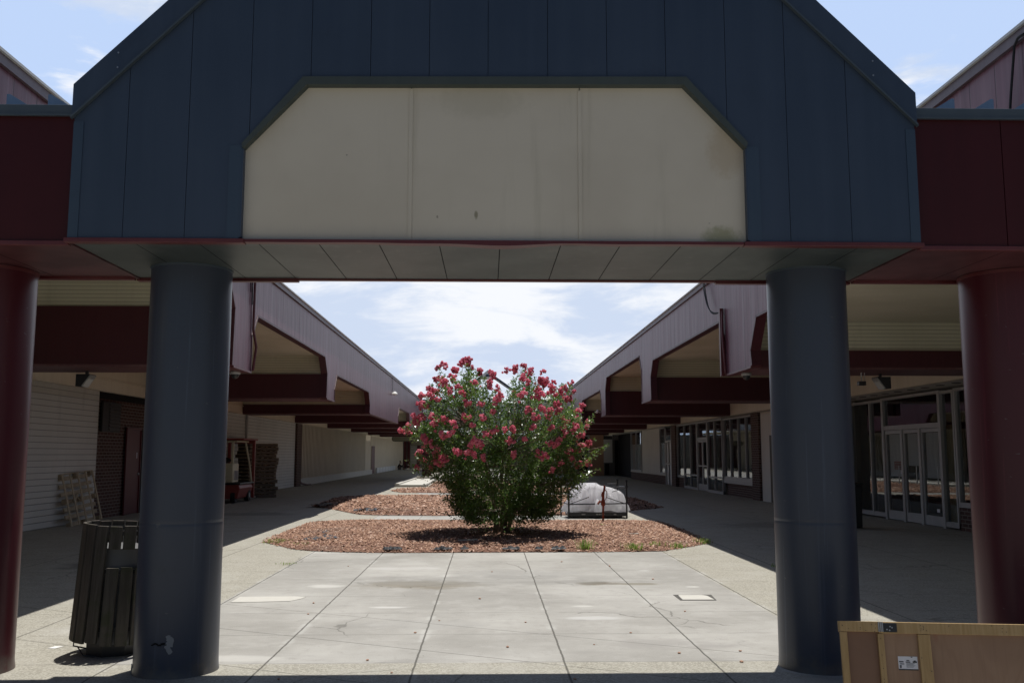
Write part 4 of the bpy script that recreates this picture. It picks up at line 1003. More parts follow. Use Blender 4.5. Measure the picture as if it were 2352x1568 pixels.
for i, it in enumerate(FL+extra):
    p = fpos(*it)[0] if i < len(FL) else it
    out = (p-Vector((TX, TY, p.z-.9))).normalized()
    rot = out.to_track_quat('Z', 'Y') @ Matrix.Rotation(random.uniform(0, 6.28), 4, 'Z').to_quaternion(); s_ = random.uniform(.85, 1.35)
    if i < 100:
        o = bpy.data.objects.new('flower_cluster', PMS[i % 7]); COL.objects.link(o); o.parent = tree; o.location = p-tree.location
        o.rotation_mode = 'QUATERNION'; o.rotation_quaternion = rot; o.scale = (s_,)*3
    else:
        M = Matrix.Translation(p) @ rot.to_matrix().to_4x4() @ Matrix.Scale(s_, 4); me = PMS[i % 7]; o0 = len(rest_v)
        rest_v += [(M @ v.co)[:] for v in me.vertices]; rest_f += [tuple(j+o0 for j in pl.vertices) for pl in me.polygons]
me = bpy.data.meshes.new('flower_cluster'); me.from_pydata(rest_v, [], rest_f); me.materials.append(FLOWER)
o = bpy.data.objects.new('flower_cluster', me); COL.objects.link(o); o.parent = tree; o.location = -tree.location; o['kind'] = 'stuff'

# ---------------------------------------------------------------- weeds and scraps in and near the beds
def weed(x, y, n, h, label, spread=.12, flat=.6):
    m = MB()
    for k in range(n):
        a = random.uniform(0, 6.283); l = h*random.uniform(.5, 1.25); w = random.uniform(.003, .006); b0 = Vector((x+random.gauss(0, spread*.35), y+random.gauss(0, spread*.35), .01))
        d_ = Vector((math.cos(a), math.sin(a), 0)); s_ = Vector((-math.sin(a), math.cos(a), 0)); lean = random.uniform(.5, 2.0)*flat
        p1 = b0+d_*l*.45*lean+Vector((0,0,l*.75)); p2 = b0+d_*l*lean+Vector((0,0,l*(1.0-.45*lean)))
        m.add([b0-s_*w, b0+s_*w, p1+s_*w*.9, p1-s_*w*.9, p2], [(0,1,2,3),(3,2,4)])
    o = m.build('weed', GRASS); o['kind'] = ''; del o['kind']
    return tag(o, label, 'weed', 'weeds at the edge of the mulch bed')
weed(1.53, 14.80, 90, .17, 'tall tuft of green grass at the front edge of the mulch, nearest the tree', .16)
weed(2.30, 14.75, 80, .13, 'spreading grass tuft at the front edge of the mulch, second from the tree', .20)
weed(2.72, 15.25, 45, .11, 'small grass tuft set back in the mulch, right of the tree', .14)
weed(3.05, 15.12, 50, .09, 'low grass tuft on the curved right edge of the mulch', .20)
weed(3.62, 15.85, 60, .10, 'grass tuft at the right tip of the near mulch bed', .18)
weed(1.72, 15.9, 20, .09, 'sparse grass sprigs in the mulch behind the tall tuft', .15)
weed(-3.55, 16.2, 110, .07, 'thin yellowish grass patch at the left tip of the near mulch bed', .35)
weed(-3.05, 15.7, 50, .06, 'short thin grass beside the torn black cloth', .25)
weed(2.35, 19.4, 30, .08, 'faint sprigs of grass in the mulch by the standpipe', .3)
weed(-2.75, 13.05, 26, .03, 'tiny sprout of grass growing in a paving joint left of the bed', .14)
weed(3.85, 12.55, 26, .05, 'small green sprout in the kerb joint beside the right blue column', .08)
def scrap(pts, h, label, n=26):
    m = MB(); cx = sum(p[0] for p in pts)/len(pts); cy = sum(p[1] for p in pts)/len(pts)
    N = 9
    vs = []; fs = []
    xs = [p[0] for p in pts]; ys_ = [p[1] for p in pts]; x0, x1, y0, y1 = min(xs), max(xs), min(ys_), max(ys_)
    for i in range(N):
        for j in range(N): vs.append((x0+(x1-x0)*i/(N-1)+random.uniform(-.02,.02), y0+(y1-y0)*j/(N-1)+random.uniform(-.02,.02), .062+h*.45*random.random()**2))
    for i in range(N-1):
        for j in range(N-1):
            c = ((vs[i*N+j][0]+vs[(i+1)*N+j+1][0])/2, (vs[i*N+j][1]+vs[(i+1)*N+j+1][1])/2)
            if inpoly(np.array([c[0]]), np.array([c[1]]), pts)[0] and random.random() < .8: fs.append((i*N+j, (i+1)*N+j, (i+1)*N+j+1, i*N+j+1))
    m.add(vs, fs); o = m.build('weed_cloth', FABRIC, smooth=True)
    return tag(o, label, 'weed cloth', 'torn weed cloth showing through the mulch')
scrap([(-3.2,16.25),(-2.75,16.1),(-2.6,16.5),(-2.85,16.9),(-2.95,18.1),(-3.05,18.2),(-3.0,16.9)], .07, 'torn black cloth lying in the left part of the near mulch bed')
scrap([(-3.45,24.3),(-2.9,24.1),(-2.75,24.9),(-3.3,25.2)], .12, 'crumpled black cloth at the front edge of the second mulch bed')
scrap([(-5.1,26.9),(-4.5,26.6),(-4.4,27.8),(-4.9,28.2)], .08, 'black cloth at the shaded left tip of the second mulch bed')
def scrapline(x0, x1, label):
    n = 120; runs = [MB()]
    for k in range(n):
        x = x0+(x1-x0)*k/n
        if math.sin(x*7)+math.sin(x*17+1) < .1:
            if runs[-1].v: runs.append(MB())
            continue
        m = runs[-1]
        y = 14.64+random.uniform(-.03, .10); h = .004+.03*random.random()**3
        m.add([(x-.03,y,.045),(x+.03,y-.02,.047),(x+.04,y+.05,.05+h),(x-.02,y+.06,.045+h*.6),(x, y+.02, .06+h)], [(0,1,4),(1,2,4),(2,3,4),(3,0,4)])
    for i, m in enumerate(r_ for r_ in runs if r_.v): tag(m.build('weed_cloth', FABRIC), label % ('first', 'second', 'third', 'fourth', 'fifth', 'sixth')[i], 'weed cloth', 'torn weed cloth showing through the mulch')
scrapline(-1.65, -.2, 'ragged black cloth at the bed front left of the trunk, %s from the left')
scrapline(.25, 1.2, 'ragged black cloth at the bed front right of the trunk, %s from the left')
# loose bits on the paving
def pebble(x, y, s, material, label, name='bark_chip', cat='bark chip', group='loose bits on the paving'):
    bm = bmesh.new(); bmesh.ops.create_icosphere(bm, subdivisions=1, radius=s)
    for v in bm.verts: v.co = Vector((v.co.x*random.uniform(.7, 1.3), v.co.y*random.uniform(.7, 1.2), v.co.z*.55*random.uniform(.7, 1.2)+s*.45))
    me = bpy.data.meshes.new(name); bm.to_mesh(me); bm.free(); me.materials.append(material); o = bpy.data.objects.new(name, me); COL.objects.link(o); o.location = (x, y, 0)
    return tag(o, label, cat, group)
CH = sorted(((1009,1425),(844,1516),(1703,1520),(1799,1521),(1166,1486),(1207,1429),(954,1453),(1130,1313),(1102,1375),(1573,1404),(1449,1453),(1700,1495),(1290,1290),(800,1300),(1400,1300),(640,1560),(1320,1560),(1560,1500),(900,1545),(720,1385),(708,1410),(1365,1480),(1500,1330)))
ORD = 'first second third fourth fifth sixth seventh eighth ninth tenth eleventh twelfth thirteenth fourteenth fifteenth sixteenth seventeenth eighteenth nineteenth twentieth twenty-first twenty-second last'.split()
for i, (px, py) in enumerate(CH):
    p = at(px, py, z=0); far_ = 'nearer the mulch' if py < 1420 else 'nearer the columns'
    pebble(p.x, p.y, random.uniform(.009, .016), CHIP, 'dark bark chip on the sunlit paving, %s, %s from the left' % (far_, ORD[i]))
m = MB(); m.obox((-.35, 15.75, .085), .28, .03, .02, Matrix.Rotation(R(12), 3, 'Z')); m.obox((-.20, 15.78, .09), .06, .05, .02, Matrix.Rotation(R(40), 3, 'Z')); tag(m.build('stick', PATCH), 'bleached stick lying on the mulch left of the trunk', 'stick')
m = MB(); m.obox((2.62, 16.9, .085), .16, .03, .015, Matrix.Rotation(R(-20), 3, 'Z')); m.obox((2.7, 16.93, .085), .05, .06, .015, Matrix.Rotation(R(30), 3, 'Z')); tag(m.build('stick', PATCH), 'small bleached stick on the mulch right of the standpipe', 'stick')
m = MB(); m.prism([(-3.42,7.55),(-3.36,7.54),(-3.33,7.62),(-3.40,7.63)], 'z', 0, .004); tag(m.build('paper_scrap', WHITEP), 'white paper scrap on the sunlit paving by the trash can', 'paper scrap')

# ---------------------------------------------------------------- standpipe (rusty yard hydrant)
hy = thing('yard_hydrant', 'rusty red yard hydrant standpipe in the mulch before the wrapped cart', 'hydrant', (2.476, 20.14, 0))
hx, hyy = 2.476, 20.14
m = MB(); m.tube([(hx, hyy, 0), (hx+.01, hyy, .42)], .022, 10); m.build('pipe', RUSTR, hy, smooth=True)
m = MB(); m.lathe([(.03,.40),(.045,.43),(.042,.50),(.03,.54),(.028,.62),(.034,.68),(.03,.70)], (hx+.01, hyy, 0), 14); m.tube([(hx+.01, hyy, .47), (hx-.07, hyy-.03, .50), (hx-.11, hyy-.04, .44)], [.026,.024,.026], 8); m.build('spout', RUSTR, hy, smooth=True)
m = MB(); m.box(hx-.03, hx+.03, hyy-.02, hyy+.02, .60, .66); m.tube([(hx+.0, hyy, .62), (hx+.03, hyy, .72), (hx+.045, hyy, .80), (hx+.035, hyy, .835)], [.016,.024,.024,.018], 8); m.build('lever', RUSTR, hy, smooth=True)
m = MB(); m.tube([(hx+.04, hyy, .77), (hx+.09, hyy, .70), (hx+.09, hyy, .60), (hx+.05, hyy, .52)], .009, 6); m.build('rod', RUSTR, hy, smooth=True)

# ---------------------------------------------------------------- flat cart with black rails, plastic bundle on it
ct = thing('steel_cart', 'low black steel cart with upright posts and side rails on the path behind the tree', 'cart', (2.6, 22.5, 0))
cx0, cx1, cy0, cy1 = 1.90, 3.29, 22.15, 23.0
m = MB(); m.box(cx0, cx1, cy0, cy1, .05, .055+.09); m.build('deck', BLACKM, ct, bevel=.006)
for (x, y) in ((cx0+.02, cy0), (cx1-.0, cy0), (cx0-.10, cy1-.03), (cx1-.10, cy1-.03)):
    hgt_ = .86 if (x > 3 or y > 22.5) else .62
    m = MB(); m.tube([(x, y, 0), (x, y, hgt_)], .021, 10); m.lathe([(.034, 0), (.034, .04)], (x, y, hgt_-.14), 12); m.lathe([(.028, 0), (.024, .05)], (x, y, hgt_-.01), 10); m.build('post', BLACKM, ct, smooth=True)
for (a, c, r_) in (((cx0, cy0, .33), (cx1, cy0, .35), .015), ((cx1-.3, cy0+.1, .72), (cx1, cy0, .73), .016), ((cx1-.35, cy1-.03, .78), (cx1-.1, cy1-.03, .78), .014), ((cx0-.10, cy1-.03, .33), (cx1-.1, cy1-.03, .35), .013),
                   ((cx0+.05, cy0, .34), (cx0+.5, cy0+.01, .50), .009), ((cx1-.05, cy0, .35), (cx1-.47, cy0+.0, .49), .009), ((cx1-.02, cy0, .71), (cx1-.34, cy0+.02, .62), .008), ((cx1, cy0, .73), (cx1-.1, cy1-.03, .73), .013), ((cx0, cy0, .34), (cx0-.1, cy1-.03, .34), .013)):
    m = MB(); m.tube([a, c], r_, 8); m.build('rail', BLACKM, ct, smooth=True)
m = MB()
for x, w in ((2.22, .09), (2.56, .055), (2.63, .04), (2.69, .07), (2.98, .06)): m.box(x, x+w, cy0-.004, cy0, .085, .11)
m.build('marking', plain('pale cart marking', (.35,.34,.33), .6), ct)
for (x, y) in ((cx0+.15, cy0+.08), (cx1-.15, cy0+.08), (cx0+.15, cy1-.1), (cx1-.15, cy1-.1)):
    m = MB(); m.lathe([(.04, -.015), (.045, 0), (.04, .015)], (x, y, .045), 14, Matrix.Rotation(R(90), 3, 'X')); m.build('wheel', RUBBER, ct, smooth=True)
# the wrapped bundle: a draped sheet with gathered folds
bd = thing('plastic_bundle', 'bundle wrapped in milky white plastic sheet lying on the black cart', 'bundle', (2.6, 22.6, .15))
nu, nv = 96, 40; vs = []
for j in range(nv):
    t = j/(nv-1); z = .15+.66*math.sin(t*math.pi/2)**.9
    for i in range(nu):
        a = i/nu*2*math.pi; ca, sa = math.cos(a), math.sin(a)
        prof = (math.cos(t*math.pi/2))**.55
        rx = .73*prof; ry = .43*prof
        # gather in the front middle: deep pleats that converge low at x=2.58
        ux = ca
        pleat = 0
        if sa < 0:
            k = math.exp(-(ux/.35)**2); pleat = k*(.055*math.sin(26*math.atan2(ux, .25+.9*t)+1.0)*(.3+.7*(1-abs(t-.45))) + .10*math.exp(-((t-.35)/.2)**2))
        wob = .030*math.sin(5*a+7*t)+.018*math.sin(11*a-5*t)+.012*math.sin(23*a+9*t)
        skirt = .10*max(0, .22-t)/.22*math.sin(9*a)**2
        x = 2.60+(rx+wob+skirt)*(abs(ca)**.8)*(1 if ca > 0 else -1); y = 22.56+(ry-pleat*(1 if sa < 0 else 0)+wob*.7)*sa
        zz = z*(1-.16*max(0, ca)*t)+.012*math.sin(8*a+3*t)-(.03*math.sin(3*a)**2 if t < .1 else 0)
        if sa < -.2 and abs(ux) < .8 and t < .12: zz += .10*math.cos(ux*2.4)**2*(.12-t)/.12*(abs(ux)**.5)
        vs.append((x, y, zz))
fs = [(j*nu+i, j*nu+(i+1) % nu, (j+1)*nu+(i+1) % nu, (j+1)*nu+i) for j in range(nv-1) for i in range(nu)]
m = MB(); m.add(vs, fs); m.f.append(tuple((nv-1)*nu+i for i in range(nu))); m.build('sheet', PLASTIC, bd, smooth=True)
m = MB(); m.lathe([(.0,.30),(.03,.28),(.05,.20),(.085,.10),(.11,.0)], (2.60, 22.125, .155), 18); 
m.v = [(x+.012*math.sin(z*60+x*40), y, z) for x, y, z in m.v]; m.build('knot', PLASTIC, bd, smooth=True)
m = MB(); m.prism([(2.2,.16),(2.3,.36),(2.9,.36),(3.0,.16)], 'y', 22.4, 22.75); m.build('contents', plain('pinkish goods', (.6,.42,.4), .6), bd)

# ---------------------------------------------------------------- trash can of weathered slats
cn = thing('trash_can', 'round trash can of weathered wooden slats beside the left blue column', 'trash can', (-2.87, 7.42, 0))
cn.rotation_euler = (0, R(-3.2)*-1*0+R(2.6), R(0))
NSL = 18; rb, rt_ = .285, .262
def slat(k, z0, z1):
    a = 2*math.pi*k/NSL; mb = MB(); w = 2*math.pi*rb/NSL*.86; th = .022
    vs = []
    for z in (z0, z1):
        r_ = rb+(rt_-rb)*z/.97+.008
        er = Vector((math.cos(a), math.sin(a), 0)); et = Vector((-math.sin(a), math.cos(a), 0))
        for (p, q) in ((-w/2, 0), (w/2, 0), (w/2, th), (-w/2, th)): vs.append(er*(r_+q)+et*p+Vector((0, 0, z)))
    mb.add(vs, [(0,1,2,3),(7,6,5,4),(0,4,5,1),(1,5,6,2),(2,6,7,3),(3,7,4,0)]); return mb
for k in range(NSL):
    a = math.degrees(2*math.pi*k/NSL); j = random.uniform(-.004, .004)
    front = 270 < a < 335
    back = 40 < a < 120
    if front:
        slat(k, .10, .665+j).build('slat', CANW, cn, loc=(0,0,0), bevel=.003)
        slat(k, (.80 if a < 300 else .845), .97+j).build('slat', CANW, cn, loc=(0,0,0), bevel=.003)
    else: slat(k, .10+random.uniform(-.01, .02), .97+j).build('slat', CANW, cn, loc=(0,0,0), bevel=.003)
m = MB()
for z in (.20, .68, .90):
    m.lathe([(rb-.004-(rb-rt_)*z, z), (rb+.006-(rb-rt_)*z, z), (rb+.006-(rb-rt_)*z, z+.03), (rb-.004-(rb-rt_)*z, z+.03)], n=40)
for z in (.20, .62, .90):
    bandm = MB(); o = len(bandm.v); r0 = rb-.004-(rb-rt_)*z
    for k in range(40):
        t = k/40*6.283
        for rr, zz in ((r0-.004, z), (r0+.006, z), (r0+.006, z+.03), (r0-.004, z+.03)): bandm.v.append((rr*math.cos(t), rr*math.sin(t), zz))
    for k in range(40):
        for e in range(4): bandm.f.append((o+k*4+e, o+k*4+(e+1) % 4, o+((k+1) % 40)*4+(e+1) % 4, o+((k+1) % 40)*4+e))
    bandm.build('hoop', BLACKM, cn, loc=(0,0,0))
m = MB(); m.lathe([(.10, .0), (.20, .0), (.205, .07), (.205, .10)], n=8); m.build('foot', BLACKM, cn, loc=(0,0,0))
m = MB(); m.lathe([(.235, .10), (.235, .80)], n=32); m.build('liner', plain('grey plastic liner', (.13,.13,.13), .6), cn, loc=(0,0,0), smooth=True)
m = MB(); m.tube([(-.275, -.06, .11), (-.275, -.06, .045), (-.17, -.06, .03)], .006, 6); m.tube([(-.20, -.16, .06), (-.14, -.2, .01), (-.05, -.2, .005)], .005, 6); m.build('bracket', BLACKM, cn, loc=(0,0,0))

# ---------------------------------------------------------------- pallets
def pallet_parts(t, W_, L_, wm, nb=6, missing=()):
    # W_ along x (deck-board length), L_ along y; origin at the base centre
    for x in (-W_/2+.02, 0, W_/2-.02):
        MB().box(x-.02, x+.02, -L_/2, L_/2, .016, .106).build('stringer', plain('shadowed pallet stringer', (.15,.12,.085), .8), t, loc=(0,0,0))  # stringer colour darkened to put shade into the gaps between boards
    for k in range(nb):
        y = -L_/2+.045+k*(L_-.09)/(nb-1); h = random.uniform(.035, .05)
        MB().box(-W_/2, W_/2, y-h, y+h, .107, .124).build('deck_board', wm, t, loc=(0,0,0))
    for k in range(3):
        y = -L_/2+.045+k*(L_-.09)/2; MB().box(-W_/2, W_/2, y-.045, y+.045, -.001, .015).build('bottom_board', wm, t, loc=(0,0,0))
pl = thing('pallet', 'light wooden pallet leaning against the ivory siding wall', 'pallet', (-8.72, 20.72, 0.02), group=None)
for k in range(7):     # deck boards run up the wall side
    z = .05+k*.163; MB().box(-.075, -.06, -.70, .70, z-.042, z+.042).build('deck_board', PALW, pl, loc=(0,0,0))
for y in (-.66, -.34, 0, .34, .66): MB().box(.020, .036, y-.028, y+.028, .0, 1.10).build('slat', PALW, pl, loc=(0,0,0))
for z in (.045, .55, 1.06):
    for y in (-.64, 0.0, .64): MB().box(-.059, .019, y-.06, y+.06, z-.05, z+.05).build('block', PALD, pl, loc=(0,0,0))
MB().box(-.059, .0195, -.70, .70, 1.061+.05, 1.128).build('top_board', PALW, pl, loc=(0,0,0))
m = MB(); m.obox((-.01, -.2, .58), .015, .30, .04, Matrix.Rotation(R(35), 3, 'X')); m.obox((0, -.12, .56), .012, .26, .02, Matrix.Rotation(R(-38), 3, 'X')); m.build('splinter', PALW, pl, loc=(0,0,0))
pl.rotation_euler = (R(3), R(-13), R(-4))
st0 = thing('pallet', '', 'pallet', (-8.14, 33.25, 0), R(-52), group='stack of pallets by the forklift')
pallet_parts(st0, 1.02, 1.05, PALD)
NP = 15
ords = ['bottom pallet of the tall stack by the forklift, resting on the paving', 'second pallet from the bottom of the stack by the forklift', 'third pallet from the bottom of the stack by the forklift', 'fourth pallet from the bottom of the stack by the forklift', 'fifth pallet from the bottom of the stack by the forklift', 'sixth pallet from the bottom of the stack by the forklift', 'seventh pallet from the bottom, just below the middle of the stack', 'middle pallet of the fifteen in the stack by the forklift', 'seventh pallet from the top, just above the middle of the stack', 'sixth pallet from the top of the stack by the forklift', 'fifth pallet from the top of the stack by the forklift', 'fourth pallet from the top of the stack by the forklift', 'third pallet from the top of the stack by the forklift', 'second pallet from the top of the stack by the forklift', 'pale topmost pallet of the tall stack by the forklift']
st0['label'] = ords[0]
for k in range(1, NP):
    c = copy_thing(st0, (-8.14+random.uniform(-.05, .05), 33.25+random.uniform(-.05, .05), k*.1255), (0, 0, R(-52+random.uniform(-3, 3))), ords[k])
    if k in (5, 8, 11, 14, 3):
        for ch in [h_ for h_ in c.children if not h_.name.startswith('stringer')]:
            me = ch.data.copy(); me.materials.clear(); me.materials.append(PALW); ch.data = me

# ---------------------------------------------------------------- forklift
fl = thing('forklift', 'cream and red forklift half hidden behind the left blue column', 'forklift', (-8.0, 29.9, 0))
FLX = -.24
def fb(n_, mt, x0, x1, y0, y1, z0, z1, bev=.015): return MB().box(x0, x1, y0, y1, z0, z1).build(n_, mt, fl, bevel=bev)
m = MB(); m.prism([(-8.75,.12),(-8.75,.56),(-7.48,.56),(-7.44,.45),(-7.52,.14)], 'y', 29.3, 30.9); m.build('chassis', FLRED, fl, bevel=.02)
fb('bumper_strip', BLACKM, -8.77, -7.42, 29.26, 30.95, .562, .62)
fb('body', FLCREAM, -8.6, -7.70, 29.4, 30.1, .622, 1.22, .03)
m = MB(); m.box(-8.35, -8.0, 29.392, 29.399, .66, .86); m.build('vent', DARK, fl)
for (x, lean) in ((-7.735, 0), (-8.62, 0)):
    m = MB(); m.box(x-.035, x+.035, 29.42, 29.5, 1.22, 1.93); m.build('post', FLCREAM, fl, bevel=.008)
m = MB(); m.tube([(-7.46, 30.8, .60), (-7.52, 30.7, 1.2), (-7.62, 30.5, 1.93)], .03, 8); m.build('post', FLCREAM, fl, smooth=True)
m = MB(); m.tube([(-8.62, 30.8, .60), (-8.62, 30.6, 1.93)], .03, 8); m.build('post', FLCREAM, fl, smooth=True)
fb('guard_frame', FLCREAM, -8.65, -7.60, 29.4, 30.9, 1.88, 1.93, .01)
fb('roof', FLRED, -8.70, -7.33, 29.2, 31.0, 1.95, 2.0, .015)
m = MB(); m.box(-7.50, -7.42, 30.95, 31.05, .1, 2.0); m.box(-8.3, -8.22, 30.95, 31.05, .1, 2.0); m.box(-8.22, -7.5, 30.97, 31.03, 1.85, 1.95); m.build('mast', FLRED, fl)
fb('seat', BLUEF, -8.5, -8.1, 29.85, 30.05, 1.24, 1.55, .05)
m = MB(); m.tube([(-8.2, 30.6, .9), (-8.2, 30.45, 1.3)], .02, 8); m.lathe([(.15, -.01), (.17, 0), (.15, .01)], (-8.2, 30.43, 1.32), 20, Matrix.Rotation(R(-30), 3, 'X')); m.build('steering_wheel', BLACKM, fl, smooth=True)
m = MB(); m.box(-7.68, -7.56, 29.5, 29.51, .70, 1.0); m.build('data_plate', LABELW, fl)
for (x, y) in ((-7.62, 29.45), (-7.50, 30.6), (-8.6, 29.45), (-8.6, 30.6)):
    m = MB(); m.lathe([(.08, -.07), (.19, -.065), (.20, 0), (.19, .065), (.08, .07)], (x-.03, y, .20), 24, Matrix.Rotation(R(90), 3, 'Y')); wh = m.build('wheel', RUBBER, fl, smooth=True)
    m = MB(); m.lathe([(.075, -.072), (.075, .072)], (x-.03, y, .20), 16, Matrix.Rotation(R(90), 3, 'Y')); m.build('rim', GREYM, wh, smooth=True)
for x in (-8.25, -7.65): m = MB(); m.box(x-.05, x+.05, 31.06, 32.0, .06, .10); m.build('fork', STEEL, fl)

fl.location.x += FLX
# ---------------------------------------------------------------- crate side standing at the lower right
A = at(1937.5, 1433, z=.60); C_ = at(2360, 1441, z=.60)
cr = thing('crate_panel', 'plywood and pine shipping crate panel standing beside the right blue column', 'crate panel', (A.x, A.y, 0))
dirx = (C_-A).normalized(); ang = math.atan2(dirx.y, dirx.x)
cr.rotation_euler = (R(-9), 0, ang)
def cb(n_, mt, x0, x1, y0, y1, z0, z1, bev=.002, parent=cr): return MB().box(x0, x1, y0, y1, z0, z1).build(n_, mt, parent, loc=(0,0,0), bevel=bev)
HT = .608
cb('plywood', PLY, .20, 1.6, .018, .027, 0, HT-.002)
cb('plywood', plain('darker plywood', (.21, .115, .07), .6), .012, .20, .020, .028, 0, HT-.01)
cb('top_rail', PINE, .205, 1.62, -.001, .0175, HT-.058, HT)
cb('top_rail', PINE, .0, .203, -.006, .014, HT-.052, HT+.002)
cb('end_post', PINEV, -.001, .036, -.004, .0175, 0, HT-.054)
cb('upright', PINEV, .196, .228, .000, .0175, 0, HT-.060)
cb('upright', PINEV, .405, .468, .001, .0175, 0, HT-.060)
cb('upright', PINEV, 1.25, 1.33, .001, .0175, 0, HT-.060)
cb('bottom_rail', PINE, .228, 1.6, .002, .0172, .0, .06)
cb('back_rail', PINE, .0, 1.62, .029, .048, HT-.056, HT+.001)
hd = cb('hinge_plate', BLACKM, .226, .298, -.006, -.002, HT-.052, HT-.006)
m = MB()
for x in (.203, .213, .222): m.tube([(x, -.008, HT-.05), (x, -.008, HT)], .004, 8)
m.build('hinge_pin', STEEL, hd, loc=(0,0,0))
m = MB()
for (x, z) in ((.245, .57), (.262, .585), (.258, .566), (.272, .58)): m.lathe([(.004, 0), (.004, .003)], (x, -.006, z), 8, Matrix.Rotation(R(90), 3, 'X'))
m.build('rivet', STEEL, hd, loc=(0,0,0))
m = MB()
for k in range(46):
    x = random.choice([random.uniform(.31, 1.6), random.uniform(.01, .19), random.uniform(.41, .46), .21]); 
    z = HT-random.uniform(.008, .05) if (x > .47 or x < .19 or random.random() < .5) and not (.2 < x < .23) else random.uniform(.2, HT-.07)
    y_ = -.0065 if x < .2 else -.0022
    if .2 < x < .23: y_ = -.001
    if z < HT-.06 and not (.40 < x < .47 or .19 < x < .23): continue
    m.lathe([(.0022, 0), (.0022, .0012)], (x, y_+.001, z), 6, Matrix.Rotation(R(90), 3, 'X'))
m.build('nail', INK, cr, loc=(0,0,0))
lb = cb('shipping_label', LABELW, .295, .395, .0165, .0178, HT-.245, HT-.175, 0)
m = MB()
def ink(x0, x1, z0, z1): m.box(.295+x0*.1, .295+x1*.1, .0158, .0164, HT-.245+z0*.07, HT-.245+z1*.07)
ink(.0, 1.0, .0, .09); ink(.04, .27, .58, .65); ink(.66, .75, .92, .98); ink(.42, .58, .68, .74); ink(.38, .62, .56, .63); ink(.74, .96, .55, .66); ink(.80, .90, .66, .72)
for k, z in enumerate((.50, .45, .40, .34, .28, .20)): ink(.05+.03*k, .30, z, z+.02) if k < 3 else None; ink(.40, .86-.05*(k % 3), z, z+.018)
for k in range(7): ink(.06+k*.014, .068+k*.014, .15, .36)
m.build('print', INK, lb, loc=(0,0,0))

# ---------------------------------------------------------------- black bin behind the right column
bn = thing('waste_bin', 'black waste bin mostly hidden behind the right blue column', 'waste bin', (7.37, 19.25, 0))
m = MB(); m.prism([(7.22,0.02),(7.24,.86),(7.68,.86),(7.665,.02)], 'y', 19.05, 19.5); m.build('body', BLACKM, bn, bevel=.02)
m = MB(); m.box(7.20, 7.70, 19.02, 19.53, .862, .93); m.build('lid', BLACKM, bn, bevel=.02)

# ---------------------------------------------------------------- lamps, cameras, cables, pipes
def floodlight(loc, s, label):
    t = thing('floodlight', label, 'floodlight', loc, group='floodlights under the canopies')
    m = MB(); m.prism([(-.10*s, .0), (.13*s, .0), (.13*s, -.20), (.02*s, -.20), (-.10*s, -.03)], 'y', -.12, .12); m.build('housing', BLACKM, t, loc=(0,0,0), bevel=.006)
    m = MB(); m.prism([(-.112*s, -.02), (-.10*s, -.01), (.03*s, -.19), (.015*s, -.205)], 'y', -.125, .10); m.prism([(-.112*s, -.02), (-.10*s, -.035), (.01*s, -.205), (.015*s, -.205)], 'y', -.125, .10); 
    m.build('lens', LENS, t, loc=(0,0,0))
    m = MB(); m.prism([(-.09*s, -.04), (.0*s, -.17), (-.13*s, -.02)], 'y', -.13, -.121); m.build('side_lens', LENS, t, loc=(0,0,0))
    m = MB(); m.box(-.02, .02, -.02, .02, 0, .06); m.build('bracket', BLACKM, t, loc=(0,0,0)); return t
p = at(200, 858, y=15.3); floodlight((p.x, 15.3, 2.855-.055+.05-.055), -1, 'black wedge floodlight under the first left canopy beam')
p = at(2022, 872, y=15.5); floodlight((p.x, 15.5, 2.795), 1, 'black wedge floodlight under the first right canopy beam')
p = at(1835, 880, y=24.5); floodlight((p.x, 24.5, 2.795), 1, 'black floodlight beside the right blue column, second beam back')
p = at(1979, 880, y=15.3)
t = thing('hanging_sensor', 'small grey sensor box hanging from rods under the first right beam', 'sensor', (p.x, 15.3, 2.64))
MB().box(-.06, .06, -.05, .05, -.0, .07).build('box', BLACKM, t, loc=(0,0,0), bevel=.008)
m = MB(); m.tube([(-.0, 0, .07), (.0, 0, .22)], .012, 8); m.tube([(.055, 0, .04), (.055, 0, .22)], .006, 8); m.build('rod', GREYM, t, loc=(0,0,0))
def domecam(loc, label):
    t = thing('dome_camera', label, 'camera', loc, group='dome cameras under the fascias')
    m = MB(); m.lathe([(.07, 0), (.085, -.02), (.08, -.05)], n=24); m.build('mount', GREYM, t, loc=(0,0,0), smooth=True)
    m = MB(); m.lathe([(.062, -.05), (.06, -.08), (.045, -.105), (.015, -.12)], n=24); m.build('dome', BLACKM, t, loc=(0,0,0), smooth=True)
domecam((-4.15, 15.3, 2.852), 'small dome camera under the near end of the left fascia')
domecam((4.32, 15.35, 2.852), 'small dome camera under the near end of the right fascia')
t = thing('bullet_camera', 'pale bullet camera on the lower corner of the right fascia', 'camera', (4.12, 33.9, 3.02))
m = MB(); m.tube([(0, 0, 0), (-.12, -.05, .03)], .02, 8); m.build('bracket', GREYM, t, loc=(0,0,0)); m = MB(); m.tube([(-.10, -.02, .05), (-.16, -.25, 0)], .045, 12); m.build('body', WHITEP, t, loc=(0,0,0), smooth=True)
m = MB(); m.tube([(.03, .0, .0), (.03, .0, .07)], .01, 6); m.build('arm', GREYM, t, loc=(0,0,0))
t = thing('fascia_lamp', 'small white lamp at the foot of a conduit on the left fascia', 'lamp', (-3.96, 38.8, 4.0))
m = MB(); m.tube([(-.01, 0, .05), (-.01, 0, .70)], .012, 6); m.build('conduit', GREYM, t, loc=(0,0,0)); m = MB(); m.lathe([(.03, .10), (.10, .04), (.13, .0), (.07, -.05)], (.08, -.05, 0), 16); m.build('shade', WHITEP, t, loc=(0,0,0), smooth=True)
